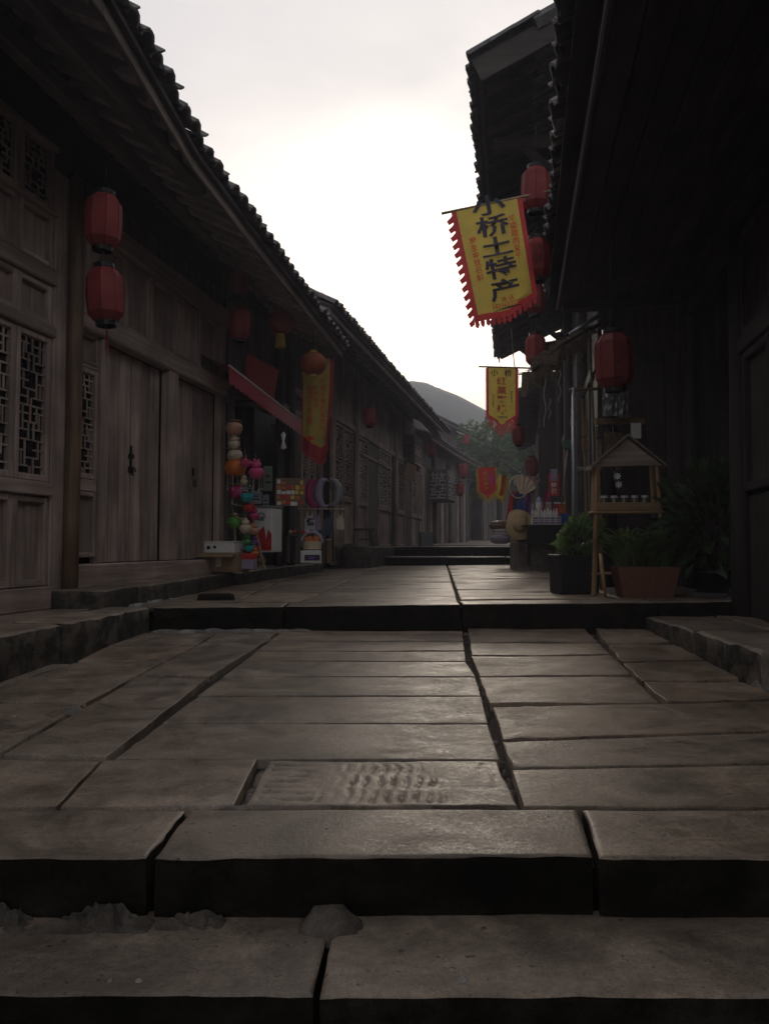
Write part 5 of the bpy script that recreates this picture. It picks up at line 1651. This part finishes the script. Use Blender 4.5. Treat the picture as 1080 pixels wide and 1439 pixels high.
for x in (-.15, -.05, .05, .15):
    b = blades(50, .07, .48, .32, rs, .017, .50)
    m.add([(vx + x, vy, vz + .20) for vx, vy, vz in b.v], b.f)
stuff(obj('leaves', m, MT['leaf'], pt))
def rim_of(t, s): pass
# ---- round board leaning on the stand
c = PG(847, 838, -.385); c.z = zp(c)
rb = thing('round_board', 'round pale wooden board leaning on edge against the stand', 'board', c, R(74))
m = MB(); m.lathe([(0, -.012), (.165, -.012), (.172, 0), (.165, .012), (0, .012)], 28)
o = obj('disc', m, MT['pale_wood'], rb, False, (0, 0, .172), (R(84), 0, 0))
# ---- small pine stand with gable roof and jars
d = 6.25
c = P(880, 838, d); c.z = zp(c)
sd_ = thing('display_stand', 'pale pine display stand with little gable roof and a shelf', 'stand', c, R(-8))
def LZ(v): return P(880, v, d).z - c.z
hw = .235; zr0, zr1 = LZ(657), LZ(620)
for x in (-1, 1):
    for y in (-.13, .13):
        sp = .04 * x
        obj('leg', MB().bar((x * hw + sp, y, 0), (x * hw * .98, y * .8, zr0 + .02), .034, .030, ch=.004), MT['pale_wood'], sd_)
obj('gable', MB().add([(-hw - .03, -.135, zr0), (hw + .03, -.135, zr0), (0, -.135, zr1), (-hw - .03, -.115, zr0), (hw + .03, -.115, zr0), (0, -.115, zr1)], [(0, 1, 2), (3, 5, 4), (0, 3, 4, 1), (1, 4, 5, 2), (2, 5, 3, 0)]), MT['wood_h'], sd_)
for x in (-1, 1):
    obj('roof_board', MB().bar((x * (hw + .06), 0, zr0 - .01), (0, 0, zr1 + .025), .34, .014, up=(1, 0, 0)).v and MB().add(
        [(x * (hw + .06), -.17, zr0 - .015), (x * (hw + .06), .17, zr0 - .015), (0, .17, zr1 + .02), (0, -.17, zr1 + .02),
         (x * (hw + .06), -.17, zr0 + .003), (x * (hw + .06), .17, zr0 + .003), (0, .17, zr1 + .040), (0, -.17, zr1 + .040)],
        [(0, 1, 2, 3), (4, 5, 6, 7), (0, 1, 5, 4), (1, 2, 6, 5), (2, 3, 7, 6), (3, 0, 4, 7)]), MT['thatch'], sd_)
for v0, v1 in ((716, 700), (500, 490)):
    if v0 < 600: continue
    zs_ = LZ(722)
    bx('shelf', MT['pale_wood_h'], sd_, -hw - .05, hw + .05, -.15, .15, zs_, zs_ + .018, .004)
    bx('shelf_rail', MT['pale_wood_h'], sd_, -hw - .02, hw + .02, -.155, -.14, zs_ + .018, zs_ + .085, .004)
bx('lower_shelf', MT['pale_wood_h'], sd_, -hw - .05, hw + .05, -.13, .13, .16, .176, .004)
for i, x in enumerate((-.17, -.09, -.01, .07, .15)):
    p = sd_.location + Matrix.Rotation(R(-8), 3, 'Z') @ Vector((x, -.02, LZ(722) + .019))
    j = thing('glass_jar', 'small glass jar of preserves with pale lid on the pine stand shelf', 'jar', p, 0, 'jars on the pine stand')
    obj('glass', MB().lathe([(.028, 0), (.034, .01), (.034, .085), (.026, .10), (.026, .11)], 14), MT['jar'], j, True)
    obj('lid', MB().lathe([(.030, .108), (.030, .128), (0, .128)], 14), MT['clear'], j)
# ---- tall black pot with bush at its left
c = PG(806, 833, -.385); c.z = zp(c)
bp_ = thing('potted_bush', 'tall square black pot with a bright leafy bush', 'plant', c, R(6))
obj('pot', MB().box(-.165, .165, -.14, .14, 0, .315, .015).box(-.175, .175, -.15, .15, .300, .325, .006), MT['black_pot'], bp_)
stuff(obj('leaves', (lambda b: MB().add([(x + .05 + .25 * (z - .17), y, z * .95 + .30) for x, y, z in b.v], b.f))(bushy(460, .135, .16, .085, rs)), MT['leaf'], bp_))
obj('stem', MB().tube([(0, 0, .25), (.02, 0, .55)], .012, 6).tube([(.03, 0, .25), (-.06, 0, .5)], .008, 5), MT['bark'], bp_)
# ---- dark bushy plant in the shade by the wall
c = PG(1000, 836, -.375); c.z = zp(c)
dp_ = thing('shaded_shrub', 'tall dark shrub in a ribbed tray in the shade by the doorway', 'plant', c, 0)
obj('tray', MB().lathe([(.17, 0), (.20, .035), (.19, .035), (.16, .01)], 36, rib=.05), MT['grey'], dp_)
obj('pot', MB().lathe([(.11, .01), (.15, .20), (.16, .20), (.14, .17)], 18), MT['black_pot'], dp_, True)
m = MB()
for k in range(9):
    a = rs.uniform(0, 6.28); m.tube([(0, 0, .15), (.08 * math.cos(a), .08 * math.sin(a), .4), (.26 * math.cos(a), .26 * math.sin(a), rs.uniform(.6, .95))], [.008, .006, .003], 5)
obj('stems', m, MT['bark'], dp_)
stuff(obj('leaves', (lambda b: MB().add([(x, y, z + .18) for x, y, z in b.v], b.f))(bushy(420, .34, .40, .14, rs)), MT['leaf_dark'], dp_))
# ---- stall with thatch-bark roof on poles
d = 7.4
c = P(808, 800, d); c.z = zp(c)
sl_ = thing('thatched_stall', 'rough stall with ragged bark roof on a grey pipe and bamboo poles', 'stall', c, 0)
def q(u, v, dd=d): return P(u, v, dd) - c
obj('pipe_post', MB().tube([q(805, 780, 6.55), q(806, 545, 6.75)], .019, 10), MT['steel'], sl_, True)
for (a, b, r) in (((824, 800, 7.2), (818, 560, 7.2), .016), ((838, 600, 7.3), (845, 830, 6.9), .02), ((828, 470, 7.2), (838, 780, 7.2), .012), ((848, 520, 7.4), (852, 780, 7.4), .018)):
    obj('cane', MB().tube([q(*a), (q(*a) + q(*b)) / 2 + Vector((.01, 0, 0)), q(*b)], r, 8), MT['bamboo'], sl_, True)
rp = [q(752, 512, 7.0), q(776, 494, 7.0), q(800, 478, 7.05), q(838, 462, 7.1)]
# ragged roof: overlapping bark strips running down the slope
for k in range(22):
    f = k / 21
    for row in range(2):
        a = f * 3; i = min(2, int(a)); top = rp[i].lerp(rp[i + 1], a - i)
        ln = rs.uniform(.28, .46); y0 = rs.uniform(-.02, .06) + row * .38
        p0_ = top + Vector((rs.uniform(-.02, .02), y0, .05 * (1 - row) - .02 * f))
        p1_ = p0_ + Vector((rs.uniform(-.03, .03), .42, .10 - .02 * row))
        dn = p0_ + Vector((rs.uniform(-.03, .02), -.02, -rs.uniform(.12, .26) * (1.2 - f)))
        w_ = rs.uniform(.03, .055)
        m = MB(); m.add([p1_ + Vector((-w_, 0, 0)), p1_ + Vector((w_, 0, 0)), p0_ + Vector((w_, 0, 0)), p0_ + Vector((-w_, 0, 0)), dn + Vector((w_ * .7, 0, 0)), dn + Vector((-w_ * .8, 0, 0)), p0_ + Vector((w_, .012, -.012)), p0_ + Vector((-w_, .012, -.012))],
                        [(0, 1, 2, 3), (3, 2, 4, 5), (7, 6, 4, 5)])
        obj('bark_strip', m, MT['thatch'], sl_)
obj('roof_pole', MB().tube([q(748, 520, 6.98), q(790, 483, 7.0), q(842, 455, 7.1)], .016, 7), MT['bark'], sl_, True)
obj('roof_pole', MB().tube([q(800, 470, 7.1), q(846, 440, 7.1)], .020, 7), MT['steel'], sl_, True)
m = MB()
for k in range(90):
    a = rs.uniform(0, 3); i = min(2, int(a)); p_ = rp[i].lerp(rp[i + 1], a - i) + Vector((0, rs.uniform(-.03, .3), rs.uniform(-.03, .04)))
    l_ = rs.uniform(.10, .34)
    m.tube([p_, p_ + Vector((rs.uniform(-.10, .04), rs.uniform(-.06, .02), -l_ * .5)), p_ + Vector((rs.uniform(-.14, .05), rs.uniform(-.06, .02), -l_))], [.004, .003, .0015], 4)
stuff(obj('loose_straw', m, MT['thatch'], sl_))
obj('cross_pole', MB().tube([q(800, 548, 6.75), q(870, 545, 7.3)], .014, 7), MT['bamboo'], sl_, True)
for (u, v0, v1, dd) in ((765, 525, 600, 7.0), (786, 520, 566, 7.0), (772, 560, 590, 7.05)):
    m = MB()
    n = 12
    m.tube([q(u + 1.5 * math.sin(k), v0 + (v1 - v0) * k / n, dd) for k in range(n + 1)], [.009 * (1 - .5 * k / n) for k in range(n + 1)], 5)
    obj('hanging_rope', m, MT['rope'], sl_)
m = MB(); n = 26
for s_ in (0, 1.57, 3.14, 4.7):
    m.tube([q(842 - 34 * min(1, k / 12), 656 + (3 if k < 12 else (k - 12) * 9), 6.95) + Vector((.012 * math.cos(k + s_), .012 * math.sin(k + s_), .012 * math.sin(k * 1.1 + s_))) for k in range(n)], .010, 5)
obj('rope_bundle', m, MT['rope'], sl_)
for (u0, v0, u1, v1, mt, nm) in ((818, 588, 826, 614, 'cardboard', 'wood_block'), (818, 616, 826, 634, 'cardboard', 'wood_block')):
    a, b = q(u0, v1, 7.15), q(u1, v0, 7.15)
    bx(nm, MT[mt], sl_, a.x, b.x, a.y, a.y + .03, a.z, b.z)
obj('shelf_beam', MB().bar(q(836, 592, 6.9), q(903, 592, 7.1), .04, .055), MT['pale_wood_h'], sl_)
obj('back_board', MB().bar(q(838, 640, 7.2), q(895, 640, 7.2), .03, .30), MT['thatch'], sl_)
# packets hanging on the stall, card, cloth bundle
for i, (u, v, w, h, lb) in enumerate(((856, 563, 20, 44, 'crinkled clear packet with a bright glint hung at the dark doorway'), (876, 568, 18, 40, 'clear packet of dried goods hung beside the glinting one'), (862, 632, 30, 50, 'brown packet of dried herbs below the stall beam'))):
    t = thing('goods_packet', lb, 'packet', P(u, v, 6.8), R(-15 + 14 * i))
    m = MB(); W_, H_ = w / FPX * 6.8, h / FPX * 6.8
    m.grid(lambda a, b: Vector(((a - .5) * W_, -.02 * math.sin(a * 3.14) * math.sin(b * 3.14) + .012 * fbm((a * 4 + i, b * 4, 1), 3), (b - .5) * H_)), 8, 10)
    m.grid(lambda a, b: Vector(((a - .5) * W_, .02 * math.sin(a * 3.14) * math.sin(b * 3.14) + .006, (b - .5) * H_)), 4, 5)
    obj('film', m, plain('foil_film', ((.16, .15, .15), (.10, .10, .09), (.16, .11, .07))[i], .12, var=.3, spec=1, bump=.5), t)
    obj('tie', MB().tube([(0, 0, H_ / 2 - .01), (0, .02, H_ / 2 + .06)], .004, 4), MT['rope'], t)
t = thing('white_card', 'blank white card pinned beside the dark doorway', 'card', P(893, 605, 6.85), R(-6))
a = .045
obj('card', MB().box(-a, a, 0, .006, -.07, .07, .004), MT['paper'], t); obj('pin', MB().lathe([(0, 0), (.006, .004), (0, .008)], 6, (0, -.004, .06)), MT['iron'], t)
# white flower ornament on the stand roof
for i, (u, v) in enumerate(((866, 764), (868, 776))):
    t = thing('paper_flower', 'white paper flower hanging under the pine stand roof', 'flower', P(u, v - 95, 6.0), 0, 'paper flowers on the pine stand')
    m = MB()
    for k in range(8):
        an = k * .785; m.add([(0, 0, 0), (.02 * math.cos(an - .3), -.006, .02 * math.sin(an - .3)), (.034 * math.cos(an), -.012, .034 * math.sin(an)), (.02 * math.cos(an + .3), -.006, .02 * math.sin(an + .3))], [(0, 1, 2, 3)])
    obj('petals', m, MT['white'], t); obj('stem', MB().tube([(0, .005, 0), (-.04, .03, .07)], .003, 4), MT['leaf'], t)
# ---- souvenir table further back on its stone trough
d = 11.4
c = P(749, 803, d); c.z = zp(c)
tg = thing('stone_trough', 'old weathered stone trough block under the souvenir table', 'trough', c, R(4))
m = MB(); w_ = .31
vs = []
blk = slab('block', None, [(-w_, .25), (w_, .25), (w_ - .01, -.25), (-w_ + .01, -.25)], lambda x, y: .50, .50, MT['rubble'], r=.02, cell=.07, amp=.015, wob=.02)
blk.parent = tg
t = thing('souvenir_table', 'black-clothed souvenir table beside the stone trough', 'table', P(785, 796, 10.9), R(3))
o = Vector(t.location); zt = P(785, 738, 10.9).z - o.z
bx('top', MT['iron'], t, -.52, .22, -.2, .35, zt - .02, zt, .004); bx('cloth_skirt', MT['black'], t, -.50, .20, -.19, -.17, zt - .26, zt - .022, .004)
for x in (-.46, .18): bx('leg', MT['iron'], t, x - .02, x + .02, -.16, -.12, 0, zt - .02, .003)
tz = zt + o.z
def on_table(u, dd=10.85): p = P(u, 700, dd); p.z = tz + .001; return p
for i in range(5):
    g_ = thing('gift_box', 'small white and purple printed gift box in the row along the souvenir table edge', 'box', on_table(750 + 8.2 * i, 10.78), R(gr.uniform(-4, 4)), 'gift boxes on the souvenir table')
    bx('carton', MT['white'], g_, -.038, .038, -.05, .05, 0, .115, .003)
    for k in range(3): bx('print', MT['purple' if k != 1 else 'lilac'], g_, -.030, .030, -.0525, -.050, .018 + .032 * k, .036 + .032 * k, 0)
for i in range(9):
    u = 748 + i * 4.2
    p = on_table(u, 10.76 + .04 * (i % 2)); p.z += .116
    b = thing('white_bottle', 'little white bottle in the row on the souvenir table', 'bottle', p, 0, 'bottles on the souvenir table')
    obj('flask', MB().lathe([(.018, 0), (.022, .01), (.022, .06), (.010, .085), (.010, .10)], 12), MT['white'], b, True)
    obj('stopper', MB().lathe([(.012, .098), (.012, .115), (0, .118)], 10), MT[('redp', 'lilac', 'white')[i % 3]], b)
fg = thing('figurine', 'white bust figurine standing among the souvenir bottles', 'figurine', on_table(757, 11.0))
obj('body', MB().lathe([(a * 1.35, b * 1.6) for a, b in [(.05, 0), (.055, .02), (.04, .09), (.02, .13), (.038, .17), (.036, .21), (.012, .235), (0, .238)]], 14), MT['white'], fg, True)
obj('hat', MB().lathe([(a * 1.35, b * 1.6) for a, b in [(.04, .205), (.03, .235), (.0, .26)]], 12), MT['lilac'], fg)
bb = thing('blue_bin', 'blue plastic tub on the end of the souvenir table', 'tub', on_table(793, 10.8))
obj('tub', MB().lathe([(.06, 0), (.085, .16), (.09, .16), (.078, .155), (.055, .01)], 4, ph=R(45)), MT['blue'], bb)
for i, (u, mt, lb) in enumerate(((782, 'redp', 'red packet of sweets standing on the souvenir table'), (790, 'orange', 'orange packet of sweets standing on the souvenir table'), (770, 'cream', 'cream packet of sweets standing on the souvenir table'))):
    t = thing('sweet_packet', lb, 'packet', on_table(u, 11.05), R(10 * i))
    obj('pouch', MB().add([(-.05, -.02, 0), (.05, -.02, 0), (.05, .02, 0), (-.05, .02, 0), (-.045, 0, .32), (.045, 0, .31)], [(0, 1, 2, 3), (0, 1, 5, 4), (2, 3, 4, 5), (1, 2, 5), (3, 0, 4)]), MT[mt], t)
    obj('seal', MB().box(-.045, .045, -.004, .004, .31, .335), MT['white'], t)
# fans hung above
for i, (u, v, mt, an, lb) in enumerate(((732, 683, 'cream', -18, 'cream paper fan hung first over the souvenir table'), (740, 682, 'skin', 0, 'pinkish paper fan hung in the middle over the souvenir table'), (749, 683, 'lilac', 16, 'lilac paper fan hung last over the souvenir table'))):
    t = thing('paper_fan', lb, 'fan', P(u, v, 11.2 + .05 * i), R(12 * i))
    m = MB(); n = 10
    pts = []
    for k in range(n + 1):
        a = R(90 + an) + R(-48 + 96 * k / n); zg = .010 * (k % 2)
        pts += [(.04 * math.cos(a), zg, .04 * math.sin(a) - .15), (.30 * math.cos(a) * .8, zg, .30 * math.sin(a) - .15)]
    m.add(pts, [(2 * k, 2 * k + 1, 2 * k + 3, 2 * k + 2) for k in range(n)])
    obj('leaf', m, MT[mt], t); obj('handle', MB().tube([(0, .004, -.11), (-.06 * math.sin(R(an)), .004, -.26)], .007, 5), MT['brown'], t)
hp_ = thing('round_hoop', 'pale round bamboo hoop hung behind the paper fans', 'hoop', P(728, 684, 11.45))
obj('ring', MB().tube([(.14 * math.cos(a * .2618), 0, .17 * math.sin(a * .2618)) for a in range(25)], .012, 6), MT['cream'], hp_, True)
obj('net', MB().tube([(-.13, 0, 0), (.13, 0, 0)], .002, 4).tube([(0, 0, -.16), (0, 0, .16)], .002, 4), MT['rope'], hp_)
# straw hats stacked leaning on the trough
for i in range(4):
    t = thing('straw_hat', 'round straw hat in the stack leaning on the stone trough', 'hat', P(729 + i * .6, 742 - 4 * i, 11.05 + .05 * i), R(10), 'straw hats on the trough')
    t.rotation_euler = (R(62 - 3 * i), R(4 * i - 6), R(5))
    obj('brim', MB().lathe([(.09, .03), (.19, .0), (.195, -.006), (.09, .022)], 28), MT['straw'], t, True)
    obj('crown', MB().lathe([(.09, .028), (.085, .075), (.06, .095), (0, .10)], 20), MT['straw'], t, True)
# coloured cloths hung at the back of the stall
for i, (u, v, mt, lb) in enumerate(((716, 708, 'redp', 'red striped cloth draped at the back of the souvenir stall'), (722, 708, 'navy', 'navy cloth draped next to the red striped one'), (729, 708, 'blue', 'faded blue cloth draped at the back of the souvenir stall'), (739, 706, 'purple', 'dark purple cloth draped behind the white figurine'), (765, 708, 'magenta', 'dusky pink cloth draped behind the bottles'))):
    t = tag(obj('draped_cloth', MB().grid(lambda a, b: Vector(((a - .5) * .13 * (1 - .4 * b) + .05 * b, .02 * math.sin(a * 9 + i), b * .42)), 8, 8), MT[mt], None, True, P(u, v + 22, 11.6)), lb, 'cloth')
# red price sign, broom
t = thing('price_sign', 'small red price sign on a stick beside the stall', 'sign', P(778, 697, 10.2), R(-5))
obj('board', MB().box(-.07, .07, 0, .012, 0, .30, .004), MT['redp'], t); obj('card', MB().box(-.045, .045, -.004, -.001, .20, .36, .002), MT['lilac'], t)
text('特\n价', .08, MT['white'], t, lambda x, y: Vector((x, -.005, .10 + y)), bold=.02)
t = thing('broom', 'broom with green head propped upside down against the stall', 'broom', P(788, 712, 10.4))
dv = P(797, 632, 10.4) - P(788, 712, 10.4)
obj('handle', MB().tube([(0, 0, 0), dv], .012, 7), MT['pale_wood'], t, True)
m = MB()
for k in range(24):
    a = k * .26; m.tube([dv, dv + Vector((.05 * math.cos(a), .05 * math.sin(a), .02)), dv + Vector((.07 * math.cos(a), .07 * math.sin(a), .13))], .010, 4)
obj('head', m, MT['dullgreen'], t)
# heap of bagged goods under a tarp edge beyond the hats
for i, (u, v, w, mt, lb) in enumerate(((702, 738, 30, 'brown', 'brown wrapped bundle topmost of the heap beyond the straw hats'), (705, 747, 28, 'white', 'white wrapped bundle in the heap beyond the straw hats'), (703, 757, 32, 'lilac', 'lilac wrapped bundle lowest of the heap beyond the straw hats'))):
    t = thing('wrapped_bundle', lb, 'bundle', P(u, v, 13.2), R(20 * i))
    r = w / FPX * 13.2 / 2
    obj('sack', MB().lathe([(r * .5, -.09), (r * .95, -.06), (r, 0), (r * .9, .05), (r * .3, .08), (0, .08)], 14, sy=.8), MT[mt], t, True)
    obj('cord', MB().tube([(r * 1.01 * math.cos(a * .524), r * .81 * math.sin(a * .524), 0) for a in range(13)], .008, 4), MT['rope'], t)
# cables slung under the right eaves
cb = [((880, 0, 3.3), (868, 505, 4.95)), ]
for k, (p, q_, lb) in enumerate((((718, 462, 6.0), (724, 520, 11.0), 'thin cord running from the big banner down to the inn banner'),)):
    a, b = P(*p), P(*q_)
    m = MB().tube([a.lerp(b, i / 8) - a + Vector((0, 0, -.08 * math.sin(i / 8 * 3.14))) for i in range(9)], .005, 5)
    tag(obj('cord', m, MT['rope'], None, False, a), lb, 'cord')
# ================================================================== AIR
hz = MB().box(-2100, 2100, -90, 2600, -4, 70)
hm = bpy.data.materials.new('evening_haze'); hm.use_nodes = True
ht = hm.node_tree
for n_ in list(ht.nodes):
    if n_.type == 'BSDF_PRINCIPLED': ht.nodes.remove(n_)
pv = ht.nodes.new('ShaderNodeVolumePrincipled')
pv.inputs['Color'].default_value = (.80, .82, 1.0, 1)
pv.inputs['Density'].default_value = .0050
pv.inputs['Anisotropy'].default_value = .35
ht.links.new(pv.outputs[0], ht.nodes['Material Output'].inputs['Volume'])
stuff(obj('haze', hz, hm))
flush_text()
